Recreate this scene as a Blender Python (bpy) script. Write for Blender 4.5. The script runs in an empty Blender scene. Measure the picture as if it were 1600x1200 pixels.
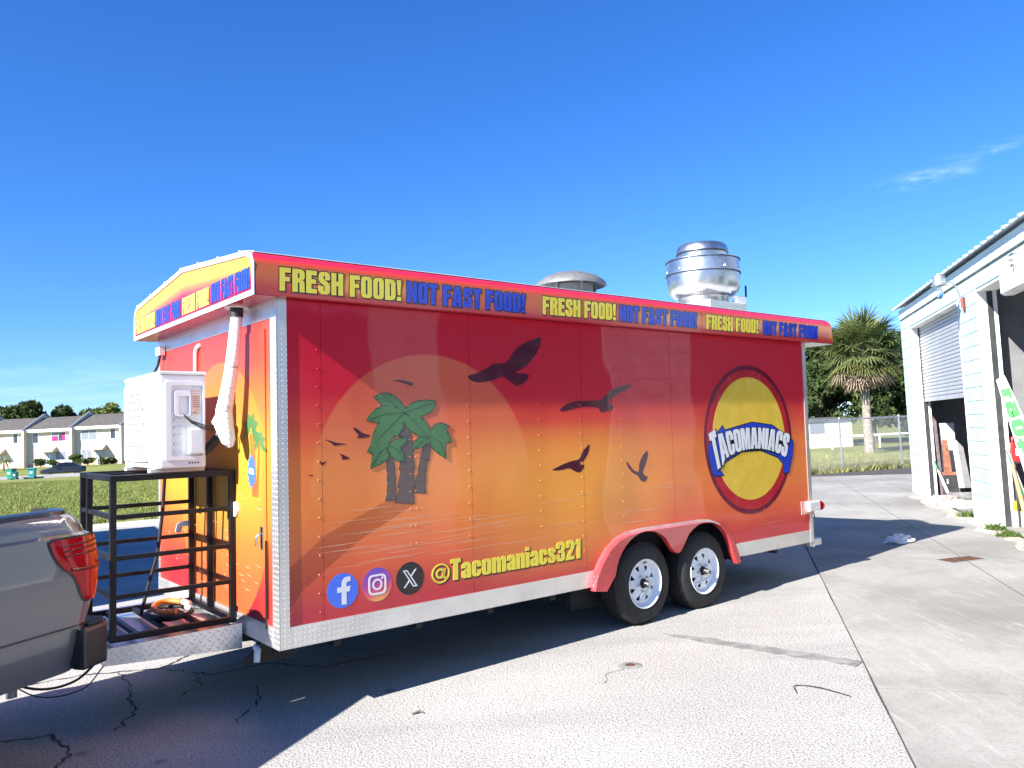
import bpy, bmesh, math, random
import numpy as np
from mathutils import Vector, Matrix
from mathutils.geometry import tessellate_polygon

random.seed(7)
RNG = np.random.default_rng(7)
SC = bpy.context.scene
COL = SC.collection

# ---------------------------------------------------------------- trailer frame, camera, sky, sun
RT = Matrix(((0.7756295707, -0.6308658211, 0.0201763431),
             (0.6310590778, 0.7757213799, -0.0045586271),
             (-0.0127753387, 0.0162682705, 0.9997860442)))      # trailer axes u (to the rear), v (across), w (up)
OT = Vector((-1.4646, 4.8526, 0.4486))                           # lower front corner of its near side

CAM_H, PITCH, ROLL, FPX = 1.6855, 0.0607, 0.0476, 1242.88
cd = bpy.data.cameras.new('camera')
cam = bpy.data.objects.new('camera', cd)
COL.objects.link(cam)
fw = Vector((0, math.cos(PITCH), math.sin(PITCH)))
r0 = Vector((1, 0, 0))
u0 = r0.cross(fw)
rr = math.cos(ROLL) * r0 - math.sin(ROLL) * u0
uu = math.sin(ROLL) * r0 + math.cos(ROLL) * u0
m = Matrix.Identity(4)
for i in range(3):
    m[i][0], m[i][1], m[i][2] = rr[i], uu[i], -fw[i]
m[2][3] = CAM_H
cam.matrix_world = m
cd.sensor_width = 36.0
cd.lens = FPX / 1600 * 36.0
cd.clip_start, cd.clip_end = 0.05, 4000
SC.camera = cam

SUN = (RT @ Vector((-0.830, -0.064, 0.553))).normalized()
EL = math.asin(SUN.z)
AZ = math.atan2(SUN.x, SUN.y)
sl = bpy.data.lights.new('sun', 'SUN')
sl.energy = 5.0
sl.angle = math.radians(0.53)
sl.color = (1.0, 0.955, 0.88)
so = bpy.data.objects.new('sun', sl)
so.rotation_euler = (-SUN).to_track_quat('-Z', 'Y').to_euler()
so.location = (-20, -20, 30)
COL.objects.link(so)

SC.view_settings.view_transform = 'Standard'
SC.view_settings.look = 'None'
SC.view_settings.exposure = 1.52
SC.view_settings.gamma = 1.0
SC.view_settings.use_curve_mapping = False
SC.cycles.max_bounces = 5
SC.cycles.diffuse_bounces = 3
SC.cycles.glossy_bounces = 3
SC.cycles.transmission_bounces = 4
SC.cycles.adaptive_threshold = 0.015
SC.cycles.transparent_max_bounces = 12

# ---------------------------------------------------------------- shader helpers
class S:
    """a float or colour socket with arithmetic"""
    def __init__(s, nt, sock): s.nt, s.k = nt, sock
    def _m(s, op, *a):
        n = s.nt.nodes.new('ShaderNodeMath'); n.operation = op
        for i, x in enumerate((s,) + a):
            if isinstance(x, S): s.nt.links.new(x.k, n.inputs[i])
            else: n.inputs[i].default_value = x
        return S(s.nt, n.outputs[0])
    def __add__(s, o): return s._m('ADD', o)
    def __sub__(s, o): return s._m('SUBTRACT', o)
    def __mul__(s, o): return s._m('MULTIPLY', o)
    def __truediv__(s, o): return s._m('DIVIDE', o)
    def abs(s): return s._m('ABSOLUTE')
    def floor(s): return s._m('FLOOR')
    def fract(s): return s._m('FRACT')
    def mod(s, o): return s._m('MODULO', o)
    def sqrt(s): return s._m('SQRT')
    def mn(s, o): return s._m('MINIMUM', o)
    def mx(s, o): return s._m('MAXIMUM', o)
    def gt(s, o): return s._m('GREATER_THAN', o)
    def sin(s): return s._m('SINE')
    def pw(s, o): return s._m('POWER', o)
    def step(s, lo, hi, to0=0.0, to1=1.0):
        n = s.nt.nodes.new('ShaderNodeMapRange'); n.interpolation_type = 'SMOOTHSTEP'
        s.nt.links.new(s.k, n.inputs[0])
        for i, x in enumerate((lo, hi, to0, to1)): n.inputs[i + 1].default_value = x
        return S(s.nt, n.outputs[0])
    def ramp(s, stops, interp='LINEAR'):
        n = s.nt.nodes.new('ShaderNodeValToRGB'); s.nt.links.new(s.k, n.inputs[0])
        e = n.color_ramp.elements; n.color_ramp.interpolation = interp
        while len(e) < len(stops): e.new(0.5)
        for q, (p, c) in zip(e, stops):
            q.position = p; q.color = (*c, 1) if len(c) == 3 else c
        return S(s.nt, n.outputs[0])

class Mat:
    def __init__(s, name):
        s.m = bpy.data.materials.new(name); s.m.use_nodes = True
        s.nt = s.m.node_tree; s.b = s.nt.nodes['Principled BSDF']; s.nt.nodes.active = s.b
        s.tc = s.nt.nodes.new('ShaderNodeTexCoord')
    def xyz(s, kind='Object'):
        n = s.nt.nodes.new('ShaderNodeSeparateXYZ'); s.nt.links.new(s.tc.outputs[kind], n.inputs[0])
        return [S(s.nt, n.outputs[i]) for i in range(3)]
    def noise(s, scale, detail=3, rough=0.55, vec=None, dist=0.0, stretch=None, kind='Object', out=0):
        n = s.nt.nodes.new('ShaderNodeTexNoise')
        n.inputs['Scale'].default_value = scale; n.inputs['Detail'].default_value = detail
        n.inputs['Roughness'].default_value = rough; n.inputs['Distortion'].default_value = dist
        v = vec or s.tc.outputs[kind]
        if stretch:
            mp = s.nt.nodes.new('ShaderNodeMapping'); mp.inputs['Scale'].default_value = stretch
            s.nt.links.new(v, mp.inputs[0]); v = mp.outputs[0]
        s.nt.links.new(v, n.inputs['Vector'])
        return S(s.nt, n.outputs[out])
    def voro(s, scale, feature='F1', kind='Object', stretch=None, out='Distance', rand=1.0, vec=None):
        n = s.nt.nodes.new('ShaderNodeTexVoronoi'); n.feature = feature
        n.inputs['Scale'].default_value = scale; n.inputs['Randomness'].default_value = rand
        v = vec or s.tc.outputs[kind]
        if stretch:
            mp = s.nt.nodes.new('ShaderNodeMapping'); mp.inputs['Scale'].default_value = stretch
            s.nt.links.new(v, mp.inputs[0]); v = mp.outputs[0]
        s.nt.links.new(v, n.inputs['Vector'])
        return S(s.nt, n.outputs[out])
    def mix(s, f, a, b, mode='MIX'):
        n = s.nt.nodes.new('ShaderNodeMix'); n.data_type = 'RGBA'; n.blend_type = mode
        def put(x, k):
            if isinstance(x, S): s.nt.links.new(x.k, k)
            elif isinstance(x, (int, float)): k.default_value = x
            else: k.default_value = (*x, 1)
        put(f, n.inputs[0]); put(a, n.inputs[6]); put(b, n.inputs[7])
        return S(s.nt, n.outputs[2])
    def set(s, **kw):
        for k, v in kw.items():
            i = s.b.inputs[{'color': 'Base Color', 'rough': 'Roughness', 'metal': 'Metallic', 'coat': 'Coat Weight',
                            'coat_rough': 'Coat Roughness', 'alpha': 'Alpha', 'spec': 'Specular IOR Level',
                            'emit': 'Emission Color', 'emits': 'Emission Strength', 'trans': 'Transmission Weight',
                            'sheen': 'Sheen Weight', 'sub': 'Subsurface Weight'}[k]]
            if isinstance(v, S): s.nt.links.new(v.k, i)
            elif isinstance(v, (int, float)): i.default_value = v
            else: i.default_value = (*v, 1)
        return s
    def bump(s, h, strength=0.5, dist=0.01):
        n = s.nt.nodes.new('ShaderNodeBump'); n.inputs['Strength'].default_value = strength
        n.inputs['Distance'].default_value = dist
        s.nt.links.new(h.k, n.inputs['Height']); s.nt.links.new(n.outputs[0], s.b.inputs['Normal'])
        return s

def plain(name, col, rough=0.6, metal=0.0, var=0.12, vs=6.0, bump=0.0, bs=60.0, coat=0.0, spec=0.5, dirt=0.0):
    """one real surface: a base colour that varies a little, and fine relief"""
    M = Mat(name)
    n = M.noise(vs, 5)
    c = M.mix(n.step(0.3, 0.7), tuple(x * (1 - var) for x in col), tuple(min(1, x * (1 + var)) for x in col))
    if dirt:
        d = M.noise(vs * 0.4, 6, 0.65).step(0.52, 0.75) * dirt
        c = M.mix(d, c, (0.10, 0.085, 0.065))
    M.set(color=c, rough=n.step(0.2, 0.8, max(0.02, rough - 0.08), min(1, rough + 0.08)), metal=metal, coat=coat, spec=spec)
    if bump: M.bump(M.noise(bs, 4), bump, 0.006)
    return M.m

# ---------------------------------------------------------------- world: clear sky with thin cloud wisps low down
W = bpy.data.worlds.new('World'); SC.world = W; W.use_nodes = True
nt = W.node_tree
bg = nt.nodes['Background']
sky = nt.nodes.new('ShaderNodeTexSky'); sky.sky_type = 'NISHITA'; sky.sun_disc = False
sky.sun_elevation = EL; sky.sun_rotation = AZ % (2 * math.pi)
sky.altitude = 0; sky.air_density = 1.0; sky.dust_density = 0.1; sky.ozone_density = 2.0
hs = nt.nodes.new('ShaderNodeHueSaturation'); hs.inputs['Saturation'].default_value = 1.10
wb = nt.nodes.new('ShaderNodeMix'); wb.data_type = 'RGBA'; wb.blend_type = 'MULTIPLY'; wb.inputs[0].default_value = 1.0
nt.links.new(sky.outputs[0], wb.inputs[6]); wb.inputs[7].default_value = (0.60, 0.84, 1.34, 1)      # the photograph's cool white balance
nt.links.new(wb.outputs[2], hs.inputs['Color'])
tcw = nt.nodes.new('ShaderNodeTexCoord')
sp = nt.nodes.new('ShaderNodeSeparateXYZ'); nt.links.new(tcw.outputs['Generated'], sp.inputs[0])
zz = S(nt, sp.outputs[2])
mp = nt.nodes.new('ShaderNodeMapping'); mp.inputs['Scale'].default_value = (1.6, 1.6, 11.0)
mp.inputs['Rotation'].default_value = (0.03, 0.02, 0.3)
nt.links.new(tcw.outputs['Generated'], mp.inputs[0])
nz = nt.nodes.new('ShaderNodeTexNoise'); nz.inputs['Scale'].default_value = 2.3
nz.inputs['Detail'].default_value = 9; nz.inputs['Roughness'].default_value = 0.6; nz.inputs['Distortion'].default_value = 0.5
nt.links.new(mp.outputs[0], nz.inputs['Vector'])
wisp = S(nt, nz.outputs[0]).step(0.40, 0.66) * zz.step(0.125, 0.03) * 0.5
nz2 = nt.nodes.new('ShaderNodeTexNoise'); nz2.inputs['Scale'].default_value = 22.0; nz2.inputs['Detail'].default_value = 8; nz2.inputs['Roughness'].default_value = 0.62
mp2 = nt.nodes.new('ShaderNodeMapping'); mp2.inputs['Scale'].default_value = (1.0, 1.0, 3.2); nt.links.new(tcw.outputs['Generated'], mp2.inputs[0]); nt.links.new(mp2.outputs[0], nz2.inputs['Vector'])
X_, Y_ = S(nt, sp.outputs[0]), S(nt, sp.outputs[1])
for cx, cy, cz, rx, rz, amt in ((0.459, 0.851, 0.254, 0.060, 0.013, 0.48), (0.507, 0.819, 0.270, 0.050, 0.013, 0.30), (0.33, 0.93, 0.115, 0.07, 0.012, 0.35)):   # a few small separate clouds
    dx, dz = (X_ - cx) / rx, (zz - cz) / rz
    wisp = wisp + (dx * dx + dz * dz).sqrt().step(1.0, 0.0) * S(nt, nz2.outputs[0]).step(0.42, 0.75) * Y_.gt(0.0) * amt
mx = nt.nodes.new('ShaderNodeMix'); mx.data_type = 'RGBA'
nt.links.new(wisp.k, mx.inputs[0]); nt.links.new(hs.outputs[0], mx.inputs[6]); mx.inputs[7].default_value = (7.0, 8.6, 12.0, 1)
nt.links.new(mx.outputs[2], bg.inputs['Color'])
bg.inputs['Strength'].default_value = 0.06

# ---------------------------------------------------------------- mesh helpers
class MB:
    def __init__(s): s.v, s.f = [], []
    def add(s, vs, fs):
        o = len(s.v); s.v += [tuple(v) for v in vs]; s.f += [tuple(i + o for i in f) for f in fs]; return s
    def box(s, x0, x1, y0, y1, z0, z1):
        return s.add([(x0, y0, z0), (x1, y0, z0), (x1, y1, z0), (x0, y1, z0), (x0, y0, z1), (x1, y0, z1), (x1, y1, z1), (x0, y1, z1)],
                     [(3, 2, 1, 0), (4, 5, 6, 7), (0, 1, 5, 4), (1, 2, 6, 5), (2, 3, 7, 6), (3, 0, 4, 7)])
    def bar(s, a, b, wx, wy=None, up=(0, 0, 1)):
        a, b = Vector(a), Vector(b); wy = wy or wx; d = (b - a).normalized(); up = Vector(up)
        if abs(d.dot(up)) > 0.95: up = Vector((1, 0, 0))
        x = d.cross(up).normalized() * wx / 2; y = x.cross(d).normalized() * wy / 2
        return s.add([a - x - y, a + x - y, a + x + y, a - x + y, b - x - y, b + x - y, b + x + y, b - x + y],
                     [(3, 2, 1, 0), (4, 5, 6, 7), (0, 1, 5, 4), (1, 2, 6, 5), (2, 3, 7, 6), (3, 0, 4, 7)])
    def tube(s, pts, r, n=8, cap=True):
        pts = [Vector(p) for p in pts]; rs = r if isinstance(r, (list, tuple)) else [r] * len(pts)
        prev = None; rings = []
        for i, p in enumerate(pts):
            d = (pts[min(i + 1, len(pts) - 1)] - pts[max(i - 1, 0)]).normalized()
            if prev is None:
                x = d.cross(Vector((0, 0, 1)) if abs(d.z) < 0.9 else Vector((1, 0, 0))).normalized()
            else:
                x = (prev - d * prev.dot(d)).normalized()
            prev = x; y = d.cross(x)
            rings.append([p + (x * math.cos(2 * math.pi * k / n) + y * math.sin(2 * math.pi * k / n)) * rs[i] for k in range(n)])
        o = len(s.v)
        for R in rings: s.v += [tuple(q) for q in R]
        for i in range(len(rings) - 1):
            for k in range(n):
                s.f.append((o + i * n + k, o + i * n + (k + 1) % n, o + (i + 1) * n + (k + 1) % n, o + (i + 1) * n + k))
        if cap:
            s.f.append(tuple(o + k for k in reversed(range(n)))); e = o + (len(rings) - 1) * n
            s.f.append(tuple(e + k for k in range(n)))
        return s
    def lathe(s, prof, c=(0, 0, 0), n=32, axis='z', close=False):
        """prof: (radius, along axis)"""
        o = len(s.v)
        for r, h in prof:
            for k in range(n):
                a = 2 * math.pi * k / n; x, y = r * math.cos(a), r * math.sin(a)
                p = {'z': (x, y, h), 'y': (x, h, y), 'x': (h, x, y)}[axis]
                s.v.append((c[0] + p[0], c[1] + p[1], c[2] + p[2]))
        m_ = len(prof)
        for i in range(m_ if close else m_ - 1):
            j = (i + 1) % m_
            for k in range(n):
                f = (o + i * n + k, o + i * n + (k + 1) % n, o + j * n + (k + 1) % n, o + j * n + k)
                s.f.append(f if axis != 'y' else f[::-1])
        return s
    def prism(s, poly, fn, d0, d1, holes=()):
        """flat outline (with holes) given thickness; fn(a, b, d) -> point"""
        loops = [list(poly)] + [list(h) for h in holes]
        flat = [p for L in loops for p in L]
        tris = tessellate_polygon([[Vector((a, b, 0)) for a, b in L] for L in loops])
        o = len(s.v); N = len(flat)
        s.v += [tuple(fn(a, b, d0)) for a, b in flat] + [tuple(fn(a, b, d1)) for a, b in flat]
        for t in tris:
            a, b, c = (Vector((*flat[i], 0)) for i in t)
            if (b - a).cross(c - a).z < 0: t = (t[0], t[2], t[1])
            s.f.append((o + t[2], o + t[1], o + t[0])); s.f.append((o + N + t[0], o + N + t[1], o + N + t[2]))
        k = 0
        for L in loops:
            n = len(L)
            for i in range(n):
                j = (i + 1) % n
                s.f.append((o + k + i, o + k + j, o + N + k + j, o + N + k + i))
            k += n
        return s
    def sheet(s, poly, fn, d):
        tris = tessellate_polygon([[Vector((a, b, 0)) for a, b in poly]])
        o = len(s.v); s.v += [tuple(fn(a, b, d)) for a, b in poly]
        s.f += [tuple(o + i for i in t) for t in tris]; return s
    def grid(s, fn, nu, nv):
        o = len(s.v)
        for i in range(nu + 1):
            for j in range(nv + 1): s.v.append(tuple(fn(i / nu, j / nv)))
        for i in range(nu):
            for j in range(nv):
                a = o + i * (nv + 1) + j
                s.f.append((a, a + nv + 1, a + nv + 2, a + 1))
        return s
    def mesh(s, name, mat, smooth=None, bevel=0.0, fix=True):
        me = bpy.data.meshes.new(name); me.from_pydata(s.v, [], s.f)
        if fix:
            bm = bmesh.new(); bm.from_mesh(me)
            bmesh.ops.remove_doubles(bm, verts=bm.verts, dist=1e-5)
            bmesh.ops.recalc_face_normals(bm, faces=bm.faces)
            if bevel:
                ed = [e for e in bm.edges if len(e.link_faces) == 2 and e.calc_face_angle(0) > 0.6]
                bmesh.ops.bevel(bm, geom=ed, offset=bevel, segments=2, affect='EDGES', profile=0.6, clamp_overlap=True)
            bm.to_mesh(me); bm.free()
        if smooth is not None:
            me.shade_smooth(); 
            if smooth < 180: me.set_sharp_from_angle(angle=math.radians(smooth))
        me.materials.append(mat)
        return me
    def build(s, name, mat, parent=None, smooth=None, bevel=0.0, fix=True):
        return obj(name, s.mesh(name, mat, smooth, bevel, fix), parent)

def obj(name, me, parent=None, loc=None, rz=None):
    o = bpy.data.objects.new(name, me); COL.objects.link(o)
    if parent is not None: o.parent = parent
    if loc is not None: o.location = loc
    if rz is not None: o.rotation_euler = (0, 0, rz)
    return o
def tag(o, label=None, cat=None, group=None, kind=None):
    for k, v in (('label', label), ('category', cat), ('group', group), ('kind', kind)):
        if v: o[k] = v
    return o
def empty(name, loc=(0, 0, 0), rz=0.0, mw=None):
    o = bpy.data.objects.new(name, None); COL.objects.link(o); o.empty_display_size = 0.2
    if mw is not None: o.matrix_world = mw
    else: o.location = loc; o.rotation_euler = (0, 0, rz)
    return o
def thing(name, label, cat, loc=(0, 0, 0), rz=0.0, group=None, mw=None):
    return tag(empty(name, loc, rz, mw), label, cat, group)
def copy_tree(o, parent=None):
    c = o.copy(); COL.objects.link(c)
    if parent is not None: c.parent = parent
    for ch in list(o.children): copy_tree(ch, c)
    return c
def rrect(x0, y0, x1, y1, r, n=5):
    p = []
    for cx, cy, a in ((x1 - r, y1 - r, 0), (x0 + r, y1 - r, 90), (x0 + r, y0 + r, 180), (x1 - r, y0 + r, 270)):
        for k in range(n + 1):
            t = math.radians(a + 90 * k / n); p.append((cx + r * math.cos(t), cy + r * math.sin(t)))
    return p
def circ(cx, cy, r, n=40, ry=None):
    ry = ry or r
    return [(cx + r * math.cos(2 * math.pi * k / n), cy + ry * math.sin(2 * math.pi * k / n)) for k in range(n)]
def curve(P, n=6):
    P = [Vector(p) for p in P]; P = [P[0] * 2 - P[1]] + P + [P[-1] * 2 - P[-2]]; out = []
    for i in range(1, len(P) - 2):
        for k in range(n):
            t = k / n; a, b, c, d = P[i - 1:i + 3]
            out.append(0.5 * (2 * b + (c - a) * t + (2 * a - 5 * b + 4 * c - d) * t * t + (3 * b - a - 3 * c + d) * t ** 3))
    return out + [P[-2]]
SIDE = lambda a, b, d: (a, d, b)          # trailer near side: u, w, depth along v
FRONT = lambda a, b, d: (d, a, b)         # trailer front: v, w, depth along u
FLOOR = lambda a, b, d: (a, b, d)
# ---------------------------------------------------------------- materials
def m_wrap_side():
    M = Mat('printed vinyl wrap, side'); u, v, w = M.xyz()
    base = (w / 2.2).ramp([(0.0, (0.50, 0.030, 0.050)), (0.09, (0.58, 0.050, 0.055)), (0.2, (0.76, 0.13, 0.05)), (0.36, (0.90, 0.25, 0.06)),
                           (0.50, (0.88, 0.22, 0.055)), (0.60, (0.72, 0.085, 0.045)), (0.70, (0.62, 0.018, 0.036)), (1.0, (0.56, 0.008, 0.030))])
    g = ((u - 2.45) / 1.25); g = (g * g * -1.0 + 1.0).mx(0.0)
    h = ((w - 0.72) / 0.62); h = (h * h * -1.0 + 1.0).mx(0.0)
    c = M.mix((g * h) * 0.75, base, (0.92, 0.40, 0.06))
    du, dw = u - 1.1, w - 0.93
    disc = (du * du + dw * dw).sqrt().step(0.900, 0.880)
    c = M.mix(disc * 0.24 * (w - 0.2).step(0.55, 0.75), c, (0.95, 0.42, 0.14))
    n = M.noise(1.1, 3); c = M.mix(n.step(0.4, 0.7) * 0.15, c, (0.45, 0.03, 0.05))
    big = M.noise(0.95, 2, 0.4, stretch=(1.25, 1.0, 0.8))
    fine = M.noise(26, 4, 0.5)
    M.set(color=c, rough=0.42, coat=M.noise(5, 4).step(0.3, 0.7, 0.40, 0.55), coat_rough=0.04, spec=0.15)
    M.bump(big * 1.0 + fine * 0.004, 0.45, 0.04)
    M.nt.links.new(M.b.inputs['Normal'].links[0].from_socket, M.b.inputs['Coat Normal']); return M.m
def m_wrap_front():
    M = Mat('printed vinyl wrap, front'); u, v, w = M.xyz()
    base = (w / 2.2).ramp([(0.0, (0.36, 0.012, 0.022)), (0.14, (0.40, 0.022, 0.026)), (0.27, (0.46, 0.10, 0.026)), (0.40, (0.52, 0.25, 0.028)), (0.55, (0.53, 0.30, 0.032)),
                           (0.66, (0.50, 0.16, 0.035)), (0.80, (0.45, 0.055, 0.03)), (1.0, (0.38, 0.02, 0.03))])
    du, dw = v - 1.0, w - 0.9
    disc = (du * du + dw * dw).sqrt().step(0.915, 0.905)
    c = M.mix(disc * 0.30, base, (0.54, 0.27, 0.04))
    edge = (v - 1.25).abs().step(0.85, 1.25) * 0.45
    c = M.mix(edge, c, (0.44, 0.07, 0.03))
    M.set(color=c, rough=0.4, coat=0.12, coat_rough=0.08, spec=0.2)
    M.bump(M.noise(1.7, 2), 0.4, 0.02); return M.m
def m_fascia():
    M = Mat('printed vinyl wrap, fascia'); u, v, w = M.xyz()
    c = ((w - 2.12) / 0.3).ramp([(0.0, (0.46, 0.025, 0.035)), (0.15, (0.48, 0.045, 0.03)), (0.40, (0.50, 0.12, 0.035)), (0.62, (0.50, 0.12, 0.03)), (0.72, (0.62, 0.06, 0.03)), (0.80, (0.70, 0.02, 0.06)), (1.0, (0.70, 0.015, 0.06))])
    wave = (u * 2.05 + 0.4).sin().step(0.45, 1.0) * ((w - 2.24).abs().step(0.09, 0.02))
    c = M.mix(wave * 0.8, c, (0.72, 0.30, 0.06))
    M.set(color=c, rough=0.2, coat=0.3, coat_rough=0.06)
    M.bump(M.noise(2.2, 2, stretch=(0.5, 1, 1)), 0.35, 0.02); return M.m
def m_fascia_front():
    M = Mat('printed vinyl wrap, front board'); u, v, w = M.xyz()
    t = (w - 2.13 - ((v - 1.3).abs() * -0.07 + 0.1)) / 0.3
    c = t.ramp([(0.0, (0.40, 0.008, 0.05)), (0.30, (0.42, 0.02, 0.07)), (0.48, (0.48, 0.17, 0.06)), (0.62, (0.52, 0.36, 0.05)), (0.78, (0.50, 0.30, 0.05)), (0.95, (0.46, 0.10, 0.06)), (1.0, (0.44, 0.05, 0.06))])
    M.set(color=c, rough=0.4, coat=0.1, spec=0.2); return M.m
def m_diamond(name='aluminium tread plate', s=44.0, axis='side'):
    M = Mat(name); u, v, w = M.xyz()
    a, b = {'side': (u, w), 'front': (v, w), 'top': (u, v)}[axis]
    x = (a + b) * (s * 0.7071); y = (a - b) * (s * 0.7071)
    fx, fy = x.fract() - 0.5, y.fract() - 0.5
    par = (x.floor() + y.floor()).mod(2.0).abs()
    d1 = (fx / 0.46) * (fx / 0.46) + (fy / 0.15) * (fy / 0.15)
    d2 = (fx / 0.15) * (fx / 0.15) + (fy / 0.46) * (fy / 0.46)
    d = d1 * par + d2 * (par * -1.0 + 1.0)
    h = d.step(1.0, 0.35)
    n = M.noise(3.0, 5)
    c = M.mix(n.step(0.35, 0.7), (0.86, 0.84, 0.81), (0.72, 0.70, 0.67))
    c = M.mix(h * 0.35, c, (0.93, 0.93, 0.92))
    M.set(color=c, rough=n.step(0.3, 0.7, 0.30, 0.48), metal=0.85); M.bump(h, 0.6, 0.003); return M.m
DIA_D = m_diamond('aluminium tread plate, tongue', s=27.0)
MW = m_wrap_side(); MF = m_wrap_front(); MFA = m_fascia(); MFF = m_fascia_front()
DIA_S, DIA_F, DIA_T = m_diamond(), m_diamond('aluminium tread plate, front', axis='front'), m_diamond('aluminium tread plate, deck', axis='top', s=26)
ALU = plain('white aluminium trim', (0.80, 0.80, 0.80), 0.32, 0.25, 0.05)
ROOFW = plain('white roof sheet', (0.75, 0.76, 0.76), 0.4, 0.0, 0.06, dirt=0.3)
BLACK = plain('black painted steel', (0.012, 0.012, 0.014), 0.42, 0.0, 0.3, spec=0.3)
UNDER = plain('dark underbody', (0.02, 0.02, 0.022), 0.8, 0, 0.3)
INK_BIRD = plain('dark maroon print', (0.085, 0.008, 0.022), 0.25, 0, 0.05, coat=0.3)
INK_K = plain('black print', (0.010, 0.010, 0.012), 0.3, 0, 0.05, coat=0.3)
INK_Y = plain('yellow print', (0.85, 0.68, 0.06), 0.25, 0, 0.04, coat=0.3)
INK_B = plain('blue print', (0.022, 0.055, 0.50), 0.25, 0, 0.04, coat=0.3)
INK_W = plain('white print', (0.80, 0.80, 0.80), 0.25, 0, 0.03, coat=0.3)
INK_FB = plain('sky blue print', (0.06, 0.17, 0.78), 0.25, 0, 0.03, coat=0.3)
INK_R = plain('red print', (0.50, 0.018, 0.03), 0.25, 0, 0.04, coat=0.3)
INK_MAR = plain('maroon print', (0.17, 0.008, 0.03), 0.25, 0, 0.04, coat=0.3)
INK_EY = plain('emblem yellow print', (0.80, 0.52, 0.06), 0.25, 0, 0.05, coat=0.3)
INK_G = plain('palm green print', (0.075, 0.19, 0.065), 0.25, 0, 0.12, vs=3, coat=0.3)
INK_GD = plain('dark palm green print', (0.025, 0.07, 0.03), 0.25, 0, 0.1, coat=0.3)
INK_T = plain('palm trunk print', (0.13, 0.080, 0.068), 0.25, 0, 0.1, coat=0.3)
INK_TD = plain('palm trunk outline print', (0.05, 0.028, 0.025), 0.25, 0, 0.1, coat=0.3)
def m_insta():
    M = Mat('violet to orange print'); u, v, w = M.xyz()
    c = ((w - 0.187) / 0.217 + (u - 0.665) * -0.9).ramp([(0.0, (0.90, 0.42, 0.10)), (0.25, (0.80, 0.12, 0.14)), (0.55, (0.45, 0.05, 0.33)), (1.0, (0.13, 0.07, 0.50))])
    M.set(color=c, rough=0.25, coat=0.3); return M.m
INK_IG = m_insta()
def m_alpha(name, col, a):
    M = Mat(name); M.set(color=col, rough=0.25, alpha=a, coat=0.3); return M.m
INK_STREAK = m_alpha('pale streak print', (0.95, 0.60, 0.36), 0.42)
INK_SHADE = m_alpha('translucent brown print', (0.20, 0.035, 0.03), 0.24)
RIV = plain('painted rivet', (0.62, 0.22, 0.12), 0.3, 0, 0.2, coat=0.3)
FEND = plain('red fender paint', (0.52, 0.05, 0.055), 0.24, 0, 0.06, coat=0.5)
TYRE = plain('tyre rubber', (0.018, 0.018, 0.018), 0.75, 0, 0.35, vs=18, bump=0.3, bs=120, dirt=0.25)
RIM = plain('white wheel paint', (0.80, 0.82, 0.85), 0.28, 0.0, 0.05, coat=0.3)
HUBM = plain('greasy hub', (0.025, 0.024, 0.024), 0.4, 0.3, 0.3)
STEEL = plain('galvanised steel', (0.55, 0.56, 0.57), 0.38, 0.85, 0.12, vs=14)
SPUN = plain('spun aluminium', (0.50, 0.50, 0.51), 0.30, 0.95, 0.2, vs=5, bump=0.12, bs=30)
VENTM = plain('dull galvanised vent', (0.17, 0.175, 0.175), 0.5, 0.3, 0.12, vs=20)
CHROME = plain('bright steel', (0.75, 0.75, 0.75), 0.15, 1.0, 0.03)
REDL = plain('red lamp lens', (0.50, 0.004, 0.010), 0.12, 0, 0.05, coat=0.2, spec=0.3)
PVC = plain('white pvc pipe', (0.75, 0.75, 0.73), 0.35, 0, 0.04)
def m_foil():
    M = Mat('white wrapped hose tape'); n = M.noise(9, 5, stretch=(1, 1, 3.5))
    M.set(color=M.mix(n.step(0.55, 0.75), (0.80, 0.79, 0.76), (0.42, 0.41, 0.40)), rough=0.42)
    M.bump(M.noise(22, 4, stretch=(1, 1, 3)), 0.8, 0.012); return M.m
HOSEW = m_foil()
RUB = plain('black rubber', (0.015, 0.015, 0.016), 0.55, 0, 0.2)
ORANGE = plain('orange hose', (0.75, 0.20, 0.03), 0.4, 0, 0.1)
ACW = plain('white appliance enamel', (0.78, 0.78, 0.77), 0.32, 0, 0.03, coat=0.2)
ACG = plain('dark condenser fins', (0.16, 0.16, 0.16), 0.45, 0, 0.06)
PAINT = None
def m_carpaint(name, c1, c2, coat=1.0):
    M = Mat(name); n = M.noise(900, 2); M.set(color=M.mix(n, c1, c2), rough=0.38, metal=0.25, coat=coat, coat_rough=0.03); return M.m
PAINT = m_carpaint('warm grey metallic paint', (0.130, 0.132, 0.136), (0.18, 0.182, 0.186))
CARK = m_carpaint('black car paint', (0.02, 0.02, 0.022), (0.035, 0.035, 0.037))
GLASSD = plain('dark tinted glass', (0.012, 0.014, 0.017), 0.04, 0, 0.1, coat=1.0)
BLKP = plain('black bumper plastic', (0.02, 0.02, 0.022), 0.38, 0, 0.2, coat=0.2)

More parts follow.
